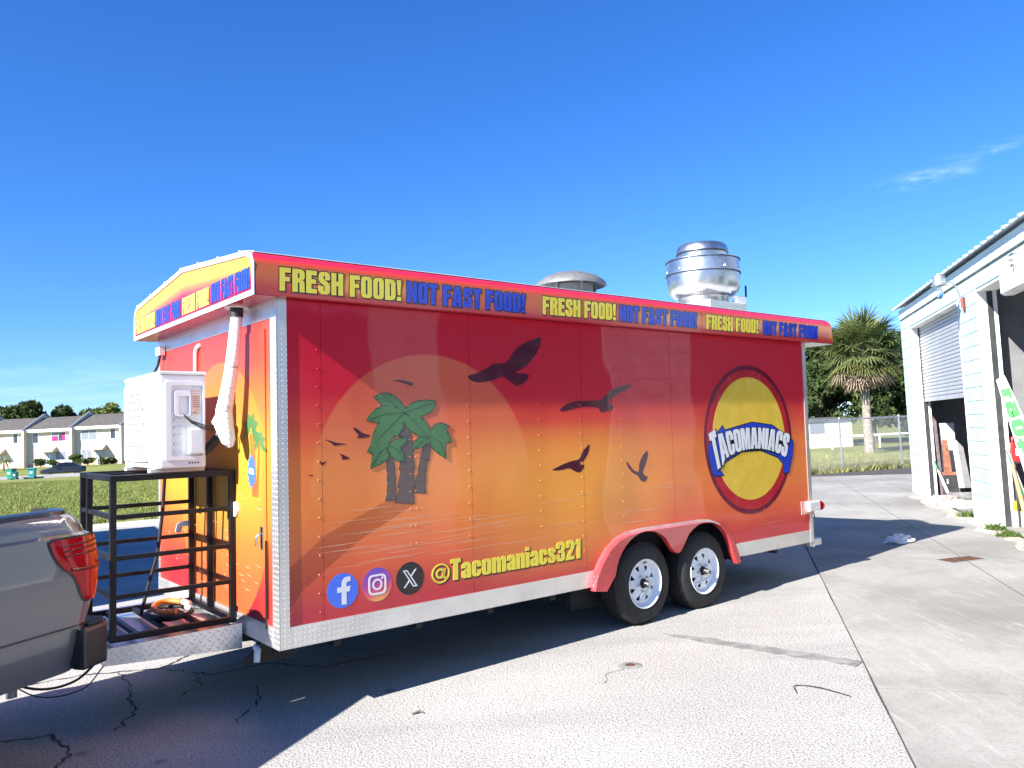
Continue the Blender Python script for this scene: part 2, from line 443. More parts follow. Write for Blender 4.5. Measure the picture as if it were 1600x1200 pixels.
def m_asphalt():
    M = Mat('worn asphalt')
    big = M.noise(0.35, 5, 0.6); agg = M.voro(75, 'F1'); fine = M.noise(82, 3, 0.72)
    base = M.mix(big.step(0.35, 0.68), (0.25, 0.243, 0.236), (0.375, 0.365, 0.352))
    spk = fine.step(0.35, 0.52)
    c = M.mix(spk, M.mix(0.80, base, (0.07, 0.066, 0.066)), M.mix(0.38, base, (0.62, 0.60, 0.57)))
    lane = M.noise(0.9, 4, 0.6, stretch=(0.25, 1.1, 1)).step(0.45, 0.72) * 0.32
    c = M.mix(lane, c, (0.16, 0.155, 0.15))
    drip = M.voro(1.7).step(0.10, 0.03) * M.noise(0.7, 3).step(0.5, 0.6) * 0.5
    c = M.mix(drip, c, (0.07, 0.066, 0.062))
    st = M.noise(1.3, 6, 0.65, dist=0.8).step(0.60, 0.78) * 0.35
    c = M.mix(st, c, (0.13, 0.12, 0.115))
    wv = M.noise(3.0, 5, 0.6, out=1)
    add = M.nt.nodes.new('ShaderNodeVectorMath'); add.operation = 'MULTIPLY_ADD'
    M.nt.links.new(wv.k, add.inputs[0]); add.inputs[1].default_value = (0.35, 0.35, 0); M.nt.links.new(M.tc.outputs['Object'], add.inputs[2])
    cr = M.voro(0.62, 'DISTANCE_TO_EDGE', vec=add.outputs[0])
    ck = cr.step(0.004, 0.001) * M.noise(0.5, 3).step(0.60, 0.68)
    c = M.mix(ck * 0.85, c, (0.04, 0.037, 0.035))
    M.set(color=c, rough=0.95, spec=0.08)
    M.bump(agg * 0.6 + fine * 0.8 - ck * 2.0, 0.7, 0.008); return M.m
def m_concrete():
    M = Mat('weathered concrete'); oi = M.nt.nodes.new('ShaderNodeObjectInfo')
    big = M.noise(0.55, 6, 0.62, dist=0.4, kind='Object'); fine = M.noise(60, 4, 0.6); mid = M.noise(5.0, 5, 0.65)
    base = M.mix(big.step(0.32, 0.7), (0.205, 0.195, 0.178), (0.345, 0.333, 0.31))
    c = M.mix(mid.step(0.4, 0.75) * 0.35, base, (0.24, 0.225, 0.205))
    c = M.mix(fine.step(0.48, 0.72) * 0.42, c, (0.13, 0.122, 0.115))
    scr = M.noise(7.0, 5, 0.7, dist=0.3, stretch=(2.2, 0.22, 1)).step(0.52, 0.70) * 0.32
    c = M.mix(scr, c, (0.50, 0.485, 0.455))
    c = M.mix(M.noise(16, 4, 0.7).step(0.58, 0.72) * 0.35, c, (0.15, 0.14, 0.13))
    rnd = S(M.nt, oi.outputs['Random'])
    c = M.mix(rnd * 0.18, c, (0.30, 0.285, 0.26))
    st = M.noise(0.9, 6, 0.7, dist=1.6, stretch=(1, 0.35, 1)).step(0.52, 0.74) * 0.5
    c = M.mix(st, c, (0.15, 0.14, 0.13))
    M.set(color=c, rough=0.88, spec=0.3); M.bump(fine * 0.6 + mid * 0.8, 0.45, 0.006); return M.m
def m_lawn():
    M = Mat('mown grass'); big = M.noise(0.12, 4); mid = M.noise(1.3, 6, 0.7); fine = M.noise(14, 4, 0.7)
    c = M.mix(big.step(0.35, 0.65), (0.155, 0.18, 0.045), (0.235, 0.24, 0.075))
    c = M.mix(mid.step(0.45, 0.75) * 0.55, c, (0.21, 0.20, 0.075))
    c = M.mix(fine.step(0.45, 0.75) * 0.5, c, (0.05, 0.075, 0.012))
    M.set(color=c, rough=0.95, spec=0.15); M.bump(fine, 1.0, 0.05); return M.m
ASPH, CONC, LAWN = m_asphalt(), m_concrete(), m_lawn()
GRAV = plain('pale sandy gravel', (0.52, 0.48, 0.42), 0.95, 0, 0.35, vs=7, bump=0.8, bs=30)
CRACK = plain('dark crack fill', (0.055, 0.05, 0.047), 0.95, 0, 0.4, vs=14)
PATCH = plain('grey tar patch', (0.20, 0.195, 0.19), 0.9, 0, 0.25, vs=9, bump=0.6, bs=40)
ROAD = plain('street asphalt', (0.30, 0.295, 0.29), 0.9, 0, 0.15, vs=2)
BLADE = []
for i, c in enumerate(((0.16, 0.20, 0.045), (0.23, 0.245, 0.075), (0.20, 0.20, 0.08))):
    BLADE.append(plain('grass blade %d' % i, c, 0.7, 0, 0.25, vs=2, spec=0.2))
def m_leaf(name, c, tr=0.25):
    M = Mat(name); n = M.noise(1.1, 3); q = M.noise(9, 2)
    k = M.mix(n.step(0.3, 0.7), tuple(x * 0.75 for x in c), tuple(x * 1.3 for x in c)); k = M.mix(q.step(0.4, 0.8) * 0.4, k, tuple(x * 0.55 for x in c))
    M.set(color=k, rough=0.6, spec=0.25)
    t = M.nt.nodes.new('ShaderNodeBsdfTranslucent'); M.nt.links.new(k.k, t.inputs[0])
    a = M.nt.nodes.new('ShaderNodeMixShader'); a.inputs[0].default_value = tr
    M.nt.links.new(M.b.outputs[0], a.inputs[1]); M.nt.links.new(t.outputs[0], a.inputs[2])
    M.nt.links.new(a.outputs[0], M.nt.nodes['Material Output'].inputs[0]); return M.m
LEAF_OAK = m_leaf('dark oak leaves', (0.055, 0.085, 0.025)); LEAF_MID = m_leaf('mid green leaves', (0.09, 0.135, 0.03))
LEAF_LT = m_leaf('yellow green leaves', (0.16, 0.20, 0.045)); LEAF_P = m_leaf('palm frond green', (0.15, 0.19, 0.07)); LEAF_PY = m_leaf('palm frond yellow green', (0.17, 0.185, 0.06))
LEAF_D = m_leaf('dead palm frond', (0.34, 0.265, 0.19), 0.15); LEAF_WEED = m_leaf('weed leaves', (0.09, 0.15, 0.03))
BARK = plain('grey brown bark', (0.14, 0.11, 0.085), 0.9, 0, 0.3, vs=5, bump=1.0, bs=12)
PBARK = plain('pale palm trunk', (0.27, 0.23, 0.19), 0.9, 0, 0.4, vs=6, bump=1.0, bs=14)

def m_block():
    M = Mat('pale blue painted block'); oi = M.nt.nodes.new('ShaderNodeObjectInfo'); rnd = S(M.nt, oi.outputs['Random'])
    g = M.noise(3.0, 5, kind='Object'); f = M.noise(60, 4)
    c = M.mix(rnd, (0.41, 0.58, 0.60), (0.48, 0.62, 0.635)); c = M.mix(g.step(0.4, 0.75) * 0.35, c, (0.64, 0.70, 0.69))
    st = M.noise(1.1, 6, 0.7, dist=0.6).step(0.56, 0.78) * 0.35; c = M.mix(st, c, (0.34, 0.36, 0.34))
    M.set(color=c, rough=0.7); M.bump(f, 0.4, 0.004); return M.m
BLOCK = m_block()
WHITEP = plain('white wall paint', (0.82, 0.83, 0.81), 0.65, 0, 0.05, vs=2, bump=0.25, bs=40, dirt=0.3)
MORTAR = plain('painted mortar', (0.37, 0.50, 0.52), 0.8, 0, 0.08)
TIN = plain('galvanised roofing', (0.62, 0.64, 0.66), 0.4, 0.6, 0.15, vs=3)
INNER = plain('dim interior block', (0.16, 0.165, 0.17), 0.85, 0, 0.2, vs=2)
SLATM = plain('grey door slat', (0.40, 0.41, 0.425), 0.4, 0.3, 0.08, vs=4)
RUST = plain('rusty steel', (0.10, 0.042, 0.026), 0.85, 0.2, 0.4, vs=20, bump=0.5)
DARKM = plain('dark frame paint', (0.035, 0.037, 0.04), 0.5, 0, 0.2)
WOODR = plain('reddish board', (0.24, 0.095, 0.055), 0.6, 0, 0.3, vs=9)
WOODL = plain('pale wood', (0.55, 0.37, 0.19), 0.5, 0, 0.2, vs=9)
GREENP = plain('green plastic', (0.02, 0.22, 0.09), 0.4, 0, 0.1)
REDP = plain('red plastic can', (0.60, 0.02, 0.02), 0.35, 0, 0.1, coat=0.3)
YELP = plain('yellow plastic', (0.75, 0.50, 0.03), 0.4, 0, 0.1)
SIGNW = plain('white sign board', (0.82, 0.82, 0.82), 0.35, 0, 0.02)
SIGNG = plain('bright green sign paint', (0.10, 0.70, 0.13), 0.4, 0, 0.04)
PAPER = plain('white litter', (0.78, 0.77, 0.74), 0.7, 0, 0.1)
STUCCO = plain('cream stucco', (0.60, 0.55, 0.46), 0.85, 0, 0.05, vs=1, bump=0.3, bs=20)
SHING = plain('brown grey shingles', (0.085, 0.076, 0.070), 0.9, 0, 0.3, vs=3, bump=0.6, bs=8)
FASC = plain('white eave board', (0.83, 0.83, 0.80), 0.5, 0, 0.04)
FWALL = plain('slate coping', (0.12, 0.13, 0.16), 0.7, 0, 0.1)
AWN = plain('tan awning', (0.36, 0.29, 0.24), 0.7, 0, 0.1)
BRK = plain('pale brick facing', (0.52, 0.36, 0.28), 0.85, 0, 0.35, vs=6)
WGLASS = plain('house window glass', (0.03, 0.04, 0.055), 0.06, 0, 0.2, coat=0.6)
BLIND = plain('grey window blind', (0.20, 0.23, 0.27), 0.5, 0, 0.05)
MAG = plain('magenta curtain', (0.30, 0.008, 0.16), 0.7, 0, 0.2)
DOORB = plain('pale blue door', (0.50, 0.62, 0.72), 0.5, 0, 0.05)
BIN = plain('green bin plastic', (0.015, 0.20, 0.13), 0.5, 0, 0.1)
BIN2 = plain('teal bin plastic', (0.03, 0.26, 0.27), 0.5, 0, 0.1)
CONT = plain('blue grey container paint', (0.10, 0.16, 0.24), 0.5, 0.1, 0.15, dirt=0.4)
# ---------------------------------------------------------------- the setting: ground, lot, concrete apron
def ground_z(x, y):
    a = min(1, max(0, (-x - 6 + (y - 18) * 0.12) / 10.0))            # only the field on the left dips
    if y < 20: d = 0
    elif y < 80: d = -0.75 * (y - 20) / 60
    elif y < 95: d = -0.75
    elif y < 113: d = -0.75 + 0.65 * (y - 95) / 18
    else: d = -0.10
    return d * a - 0.03
xs = [-900, -500, -300, -200, -150, -120, -100] + list(range(-90, 60, 3)) + [70, 90, 120, 200, 400, 900]
ys = [-300, -100, -40, -20] + list(range(-10, 130, 3)) + [140, 180, 250, 400, 700, 1500]
g = MB(); nx, ny = len(xs), len(ys)
for x in xs:
    for y in ys: g.v.append((x, y, ground_z(x, y)))
for i in range(nx - 1):
    for j in range(ny - 1):
        a = i * ny + j; g.f.append((a, a + ny, a + ny + 1, a + 1))
tag(g.build('ground', LAWN, smooth=180, fix=False), kind='structure')

FD = Vector((0.9468, 0.3218, 0))                                      # fence direction
def fence_pt(x): return Vector((x, 24.279 + (x - 9.899) * 0.3399, 0))
BD = Vector((0.277, 0.9609, 0)); BN = Vector((-0.9609, 0.277, 0))     # warehouse wall: along, outwards
B0 = Vector((6.816, 11.517, 0))
CE = lambda y: 1.83 + 0.28827 * (y - 3.9)                               # edge where asphalt meets concrete
#lot = [(-30, -14), (-9.1, 18.05), (7.38, 23.35), (CE(-14), -14)]
lm = MB()
# fine wobble along the concrete edge
edge = []
for k in range(60):
    t = k / 59; y = 23.35 + (-14 - 23.35) * t
    edge.append((CE(y) + 0.006 * math.sin(k * 2.1) * math.sin(k * 0.7), y))
lm.prism([(-30, -14), (-9.1, 18.05), (7.2, 23.35)] + edge, FLOOR, -0.06, 0.0)
asph = tag(lm.build('asphalt_lot', ASPH), kind='structure')
# sandy verge where the lot meets the lawn
vm = MB(); a0, b0 = Vector((-30, -14, 0)), Vector((-9.1, 18.05, 0)); d = (b0 - a0).normalized(); n = Vector((-d.y, d.x, 0))
pl, pr = [], []
for k in range(90):
    t = k / 89; p = a0 + (b0 - a0) * t
    pl.append(p + n * (1.25 + 0.35 * math.sin(k * 1.7) * math.sin(k * 0.61) + random.uniform(-0.12, 0.12))); pr.append(p - n * (0.25 + random.uniform(-0.12, 0.12)))
p2 = Vector((-2.0, 20.25, 0))
vm.prism([(p.x, p.y) for p in pl] + [(-8.6, 19.5), (-2.2, 21.3), (-2, 20.1), (-9.0, 17.9)] + [(p.x, p.y) for p in reversed(pr)], FLOOR, -0.05, 0.006)
tag(vm.build('gravel_verge', GRAV), kind='structure')
tag(MB().prism([(-85, 78), (-8, 92), (60, 108), (60, 113), (-8, 98), (-85, 86)], FLOOR, -0.9, -0.60).build('street', ROAD), kind='structure')

# concrete slabs, each its own piece with open joints
pave = empty('pavement'); tag(pave, kind='structure')
PA = Vector((0.9609, -0.277, 0)); E0 = Vector((1.83, 3.9, 0))
def slab(t0, t1, s0, s1):
    sm = MB(); j = 0.006
    P = [E0 + BD * t + PA * s for t, s in ((t0 + j, s0 + j), (t1 - j, s0 + j), (t1 - j, s1 - j), (t0 + j, s1 - j))]
    sm.prism([(p.x, p.y) for p in P], FLOOR, -0.10, 0.012 + random.uniform(-0.0008, 0.0008))
    sm.build('slab', CONC, pave)
MB().prism([(CE(-14) + 0.0, -14), (CE(23.3) + 0.0, 23.3), (22, 28.2), (20, 20), (8.6, 16.9), (0.2, -14)], FLOOR, -0.09, 0.0095).build('slab_bed', CRACK, pave)
rows = [-16.2, -13.2, -10.2, -7.3, -4.4, -1.6, 1.15, 3.95, 6.75, 9.6, 12.4, 15.1, 17.8, 20.1]
for a, b in zip(rows, rows[1:]):
    slab(a, b, 0.0, 1.62); slab(a, b, 1.62, 2.66)
for a, b in zip(rows[10:], rows[11:]):
    if b > 14.2:
        for s0, s1 in ((2.66, 5.2), (5.2, 8.0), (8.0, 11.0)): slab(max(a, 14.0), b, s0, s1)
# cracks, patch
def ribbon(mb, pts, wd, z, jag=0.3):
    pts = [Vector((x, y, 0)) for x, y in pts]; P = [pts[0]]
    for a, b in zip(pts, pts[1:]):
        n = max(2, int((b - a).length / 0.045)); q = Vector((-(b - a).y, (b - a).x, 0)).normalized()
        for k in range(1, n + 1): P.append(a + (b - a) * k / n + q * random.gauss(0, 0.014 * jag / 0.3))
    o = len(mb.v)
    for i, p in enumerate(P):
        d = (P[min(i + 1, len(P) - 1)] - P[max(i - 1, 0)]).normalized(); n = Vector((-d.y, d.x, 0))
        w = wd * random.uniform(0.35, 1.35) * (1 if 0 < i < len(P) - 1 else 0.1)
        mb.v += [tuple(p + n * w / 2 + Vector((0, 0, z))), tuple(p - n * w / 2 + Vector((0, 0, z)))]
    for i in range(len(P) - 1): mb.f.append((o + 2 * i, o + 2 * i + 1, o + 2 * i + 3, o + 2 * i + 2))
for pts, wd in (([(-4.6, 5.3), (-3.742, 5.914), (-3.361, 6.16), (-2.811, 6.236), (-2.62, 7.2), (-2.2, 8.1)], 0.020),
                ([(-3.1, 6.18), (-2.912, 5.937), (-2.75, 5.6), (-2.553, 5.284), (-2.5, 4.9)], 0.016), ([(-2.81, 6.23), (-2.3, 6.0), (-2.0, 6.25), (-1.5, 6.05), (-1.0, 6.4)], 0.018),
                ([(-3.4, 4.4), (-3.128, 4.819), (-2.863, 4.886), (-2.6, 4.6), (-2.5, 4.2)], 0.02), ([(-1.9, 5.7), (-1.75, 5.3), (-1.8, 4.9)], 0.012),
                ([(-2.5, 6.1), (-2.3, 5.75), (-2.35, 5.5)], 0.012),
                ([(0.70, 5.70), (0.55, 5.55), (0.5, 5.35)], 0.004)):
    c = MB(); ribbon(c, pts, wd, 0.004); c.build('crack', CRACK, asph, fix=False)
pm = MB(); top, bot = [], []
for k in range(26):
    t = k / 25; x = 1.12 + (2.27 - 1.12) * t; y = 6.55 - (6.55 - 5.52) * t
    w = 0.075 * (0.35 + 0.65 * min(1, 4 * t)) + random.uniform(-0.014, 0.014); top.append((x + w * 0.67, y + w * 0.74)); bot.append((x - w * 0.67, y - w * 0.74))
pm.prism(top + bot[::-1], FLOOR, -0.01, 0.005); pm.build('tar_patch', PATCH, asph)

# grass blades standing on the lawn (nobody could count them)
def tufts(name, pts, h, mat, label, parent=None):
    P = np.asarray(pts); n = len(P); k = 3
    ang = RNG.uniform(0, 2 * np.pi, (n, k)); lean = RNG.normal(0, 0.45, (n, k, 2)); hh = h * RNG.uniform(0.5, 1.3, (n, k)); wd = h * 0.13
    base = P[:, None, :] + np.concatenate([RNG.normal(0, h * 0.5, (n, k, 2)), np.zeros((n, k, 1))], 2)
    dx = np.stack([np.cos(ang), np.sin(ang), np.zeros_like(ang)], 2) * wd
    tip = base + np.concatenate([lean * hh[..., None], hh[..., None]], 2)
    V = np.stack([base - dx, base + dx, tip], 2).reshape(-1, 3)
    me = bpy.data.meshes.new(name); me.vertices.add(len(V)); me.vertices.foreach_set('co', V.ravel())
    nf = len(V) // 3; me.loops.add(nf * 3); me.loops.foreach_set('vertex_index', np.arange(nf * 3))
    me.polygons.add(nf); me.polygons.foreach_set('loop_start', np.arange(nf) * 3); me.polygons.foreach_set('loop_total', np.full(nf, 3))
    me.update(); me.materials.append(mat)
    o = obj(name, me, parent); return tag(o, label, 'grass' if label else None, kind='stuff')
def left_pts(n, y0, y1):
    out = []
    while len(out) < n:
        y = y0 + (y1 - y0) * random.random() ** 1.6; x = -y * random.uniform(0.36, 0.72)
        if y - (18.05 + 1.53 * (x + 9.1)) > 1.6 * 1.8 or (x > -9.1 and y > 19.6 + 0.33 * (x + 9)): out.append((x, y, ground_z(x, y)))
    return out
tufts('lawn_grass', left_pts(26000, 17.5, 70), 0.10, BLADE[0], 'short green grass on the wide lawn before the townhouses')
tufts('lawn_grass', left_pts(13000, 17.5, 60), 0.11, BLADE[1], 'yellowish grass blades mixed through the lawn before the townhouses')
def right_pts(n, d0, d1):
    out = []
    for _ in range(n):
        x = random.uniform(6.5, 17); p = fence_pt(x) + Vector((-FD.y, FD.x, 0)) * (d0 + (d1 - d0) * random.random() ** 1.5); out.append((p.x, p.y, ground_z(p.x, p.y)))
    return out
tufts('field_grass', right_pts(16000, 0.05, 12), 0.20, BLADE[1], 'rough grass behind the chain link fence')
tufts('field_grass', right_pts(9000, 0.05, 4.0), 0.22, BLADE[2], 'tall dry grass along the foot of the chain link fence')
# ---------------------------------------------------------------- heavy condensed lettering: outlines on a unit cap height
def _R(*p): return [tuple(q) for q in p]
GL = {
 'F': (.46, [_R((0,0),(0,1),(.46,1),(.46,.8),(.22,.8),(.22,.61),(.42,.61),(.42,.42),(.22,.42),(.22,0))]),
 'R': (.51, [_R((0,0),(0,1),(.3,1),(.42,.97),(.49,.9),(.51,.8),(.51,.66),(.48,.57),(.42,.52),(.48,.48),(.5,.4),(.51,0),(.3,0),(.3,.36),(.28,.42),(.22,.43),(.22,0)), _R((.22,.83),(.27,.82),(.3,.78),(.3,.66),(.27,.61),(.22,.6))]),
 'E': (.46, [_R((0,0),(0,1),(.45,1),(.45,.8),(.22,.8),(.22,.62),(.42,.62),(.42,.42),(.22,.42),(.22,.2),(.46,.2),(.46,0))]),
 'S': (.5, [_R((.5,.64),(.29,.64),(.29,.78),(.27,.83),(.23,.83),(.21,.79),(.21,.71),(.24,.65),(.42,.53),(.49,.44),(.5,.34),(.5,.2),(.46,.06),(.36,0),(.14,0),(.04,.06),(0,.2),(0,.37),(.21,.37),(.21,.2),(.24,.16),(.28,.17),(.29,.22),(.29,.31),(.26,.38),(.08,.5),(.01,.6),(0,.7),(0,.82),(.05,.95),(.15,1),(.36,1),(.46,.94),(.5,.82))]),
 'H': (.52, [_R((0,0),(0,1),(.21,1),(.21,.62),(.31,.62),(.31,1),(.52,1),(.52,0),(.31,0),(.31,.42),(.21,.42),(.21,0))]),
 'O': (.5, [rrect(0, 0, .5, 1, .17), rrect(.205, .17, .295, .83, .044)]),
 'D': (.51, [_R((0,0),(0,1),(.3,1),(.43,.96),(.5,.86),(.51,.76),(.51,.24),(.5,.14),(.43,.04),(.3,0)), _R((.22,.18),(.22,.82),(.27,.81),(.3,.76),(.3,.24),(.27,.19))]),
 '!': (.22, [_R((.05,.27),(0,1),(.22,1),(.17,.27)), _R((.01,0),(.01,.2),(.21,.2),(.21,0))]),
 'N': (.53, [_R((0,0),(0,1),(.19,1),(.34,.5),(.34,1),(.53,1),(.53,0),(.35,0),(.19,.47),(.19,0))]),
 'T': (.46, [_R((.12,0),(.12,.8),(0,.8),(0,1),(.46,1),(.46,.8),(.34,.8),(.34,0))]),
 'A': (.56, [_R((0,0),(.13,1),(.43,1),(.56,0),(.35,0),(.335,.18),(.225,.18),(.21,0)), _R((.245,.35),(.28,.76),(.315,.35))]),
 'C': (.5, [_R((.5,.6),(.29,.6),(.29,.77),(.27,.83),(.23,.83),(.21,.77),(.21,.23),(.23,.17),(.27,.17),(.29,.23),(.29,.42),(.5,.42),(.5,.2),(.46,.06),(.36,0),(.14,0),(.04,.06),(0,.2),(0,.8),(.04,.94),(.14,1),(.36,1),(.46,.94),(.5,.8))]),
 'M': (.68, [_R((0,0),(0,1),(.27,1),(.34,.5),(.41,1),(.68,1),(.68,0),(.5,0),(.5,.66),(.41,0),(.27,0),(.18,.66),(.18,0))]),
 'I': (.22, [_R((0,0),(0,1),(.22,1),(.22,0))]),
 'a': (.44, [_R((.44,0),(.25,0),(.25,.06),(.18,0),(.1,0),(.02,.06),(0,.16),(0,.26),(.04,.36),(.2,.44),(.24,.47),(.24,.56),(.22,.61),(.2,.57),(.2,.48),(0,.48),(0,.58),(.04,.7),(.15,.76),(.3,.76),(.4,.71),(.44,.6)), _R((.24,.35),(.21,.31),(.2,.17),(.22,.13),(.24,.17))]),
 'c': (.44, [_R((.44,.45),(.25,.45),(.25,.57),(.22,.61),(.2,.57),(.2,.18),(.22,.13),(.25,.17),(.25,.31),(.44,.31),(.44,.17),(.39,.05),(.3,0),(.15,0),(.05,.04),(0,.15),(0,.6),(.05,.71),(.15,.76),(.3,.76),(.4,.71),(.44,.6))]),
 'o': (.45, [rrect(0, 0, .45, .76, .15), rrect(.195, .14, .255, .62, .028)]),
 'm': (.69, [_R((0,0),(0,.75),(.2,.75),(.2,.7),(.27,.76),(.36,.76),(.42,.69),(.5,.76),(.6,.76),(.67,.71),(.69,.62),(.69,0),(.49,0),(.49,.56),(.465,.6),(.44,.56),(.44,0),(.25,0),(.25,.56),(.225,.6),(.2,.56),(.2,0))]),
 'n': (.45, [_R((0,0),(0,.75),(.2,.75),(.2,.7),(.27,.76),(.37,.76),(.43,.71),(.45,.62),(.45,0),(.25,0),(.25,.56),(.225,.6),(.2,.56),(.2,0))]),
 'i': (.2, [_R((0,0),(0,.75),(.2,.75),(.2,0)), _R((0,.82),(0,1),(.2,1),(.2,.82))]),
 's': (.42, [_R((.42,.5),(.24,.5),(.24,.59),(.21,.63),(.19,.59),(.2,.53),(.36,.42),(.42,.33),(.42,.16),(.38,.04),(.3,0),(.12,0),(.03,.05),(0,.16),(0,.28),(.18,.28),(.18,.17),(.21,.13),(.24,.17),(.23,.25),(.06,.38),(0,.47),(0,.6),(.04,.71),(.13,.76),(.3,.76),(.38,.72),(.42,.62))]),
 '1': (.31, [_R((.1,0),(.1,.72),(0,.72),(0,.82),(.13,1),(.31,1),(.31,0))]),
 '2': (.5, [_R((0,0),(0,.13),(.26,.55),(.29,.68),(.29,.78),(.27,.83),(.23,.83),(.21,.79),(.21,.62),(0,.62),(0,.8),(.05,.94),(.16,1),(.36,1),(.46,.94),(.5,.82),(.5,.66),(.45,.52),(.27,.18),(.49,.18),(.49,0))]),
 '3': (.5, [_R((0,.66),(0,.82),(.05,.95),(.15,1),(.36,1),(.46,.94),(.5,.82),(.5,.64),(.47,.55),(.4,.52),(.47,.48),(.5,.4),(.5,.18),(.46,.06),(.36,0),(.14,0),(.04,.06),(0,.2),(0,.36),(.21,.36),(.21,.2),(.24,.16),(.28,.17),(.29,.22),(.29,.38),(.26,.43),(.15,.43),(.15,.6),(.26,.6),(.29,.65),(.29,.78),(.27,.83),(.23,.83),(.21,.79),(.21,.66))]),
 '4': (.54, [_R((.28,0),(.28,.2),(0,.2),(0,.38),(.2,1),(.46,1),(.46,.37),(.54,.37),(.54,.2),(.46,.2),(.46,0)), _R((.28,.37),(.28,.76),(.16,.37))]),
 '5': (.5, [_R((0,.34),(.2,.34),(.2,.22),(.22,.17),(.27,.17),(.3,.22),(.3,.46),(.27,.52),(.22,.5),(.2,.45),(.01,.45),(.03,1),(.47,1),(.47,.81),(.2,.81),(.19,.63),(.3,.68),(.42,.66),(.5,.56),(.5,.18),(.46,.06),(.36,0),(.14,0),(.04,.06),(0,.2))]),
 '0': (.5, [rrect(0, 0, .5, 1, .2), rrect(.19, .18, .31, .82, .055)]),
 '8': (.5, [rrect(0, 0, .5, 1, .18), rrect(.19, .16, .31, .42, .05), rrect(.19, .58, .31, .84, .05)]),
 '-': (.26, [_R((0,.36),(0,.54),(.26,.54),(.26,.36))]),
 '@': (.8, [circ(.4, .42, .40, 28, .46), circ(.4, .42, .33, 28, .385)]),
}
AT_IN = [circ(.38, .42, .2, 20, .24), circ(.37, .42, .105, 16, .14)]
def contours(txt, gap=0.07, space=0.24):
    """placed contours [(outer, [holes])] and the width"""
    x = 0.0; out = []
    for ch in txt:
        if ch == ' ': x += space; continue
        w, cs = GL[ch]
        if ch in '!i': out += [([(x + a, b) for a, b in c], []) for c in cs]
        else: out.append(([(x + a, b) for a, b in cs[0]], [[(x + a, b) for a, b in c] for c in cs[1:]]))
        if ch == '@':
            out.append(([(x + a, b) for a, b in AT_IN[0]], [[(x + a, b) for a, b in AT_IN[1]]]))
            out.append(([(x + .5, .62), (x + .62, .62), (x + .58, .26), (x + .70, .18), (x + .66, .10), (x + .46, .22)], []))
        x += w + gap
    return out, x - gap
def area(p): return sum(p[i][0] * p[(i + 1) % len(p)][1] - p[(i + 1) % len(p)][0] * p[i][1] for i in range(len(p))) / 2
def grow(p, d):
    """offset a closed outline outwards by d (inwards when negative)"""
    s = 1 if area(p) > 0 else -1; n = len(p); out = []
    for i in range(n):
        a, b, c = Vector(p[i - 1]), Vector(p[i]), Vector(p[(i + 1) % n])
        e1, e2 = (b - a), (c - b)
        if e1.length < 1e-9 or e2.length < 1e-9: out.append(tuple(b)); continue
        n1 = Vector((e1.y, -e1.x)).normalized() * s; n2 = Vector((e2.y, -e2.x)).normalized() * s
        q = n1 + n2; q = q / max(0.45, q.dot(n1)) if q.length > 1e-6 else n1
        out.append((b.x + q.x * d, b.y + q.y * d))
    return out
def lettering(name, txt, place, fn, d_out, d_in, ink, line, lw, parent, gap=0.07, space=0.24, shift=(0, 0)):
    """place(x 0..1 along the run, y 0..1 up) -> plane coordinates; a rim in 'line' ink under the faces in 'ink'"""
    cs, wd = contours(txt, gap, space)
    T = lambda p: [place(a / wd, b) for a, b in p]
    rim, face = MB(), MB()
    sgn = 1 if d_out[0] < d_out[1] else -1
    for o_, hs_ in cs:
        O, H = T(o_), [T(h) for h in hs_]
        big = [(a + shift[0], b + shift[1]) for a, b in grow(O, lw)]; sm = []
        for h in H:
            q = grow(h, -lw)
            if area(q) * area(h) > 0 and abs(area(q)) > 0.12 * abs(area(h)): sm.append([(a + shift[0], b + shift[1]) for a, b in q])
        rim.prism(big, fn, *d_out, holes=sm); face.prism(O, fn, *d_in, holes=H)
    r = rim.build('lettering_outline', line, parent, fix=True); f = face.build(name, ink, parent, fix=True)
    return r, f
def quad_place(bl, br, tl, tr):
    def f(x, y):
        a = [bl[i] + (br[i] - bl[i]) * x for i in (0, 1)]; b = [tl[i] + (tr[i] - tl[i]) * x for i in (0, 1)]
        return (a[0] + (b[0] - a[0]) * y, a[1] + (b[1] - a[1]) * y)
    return f
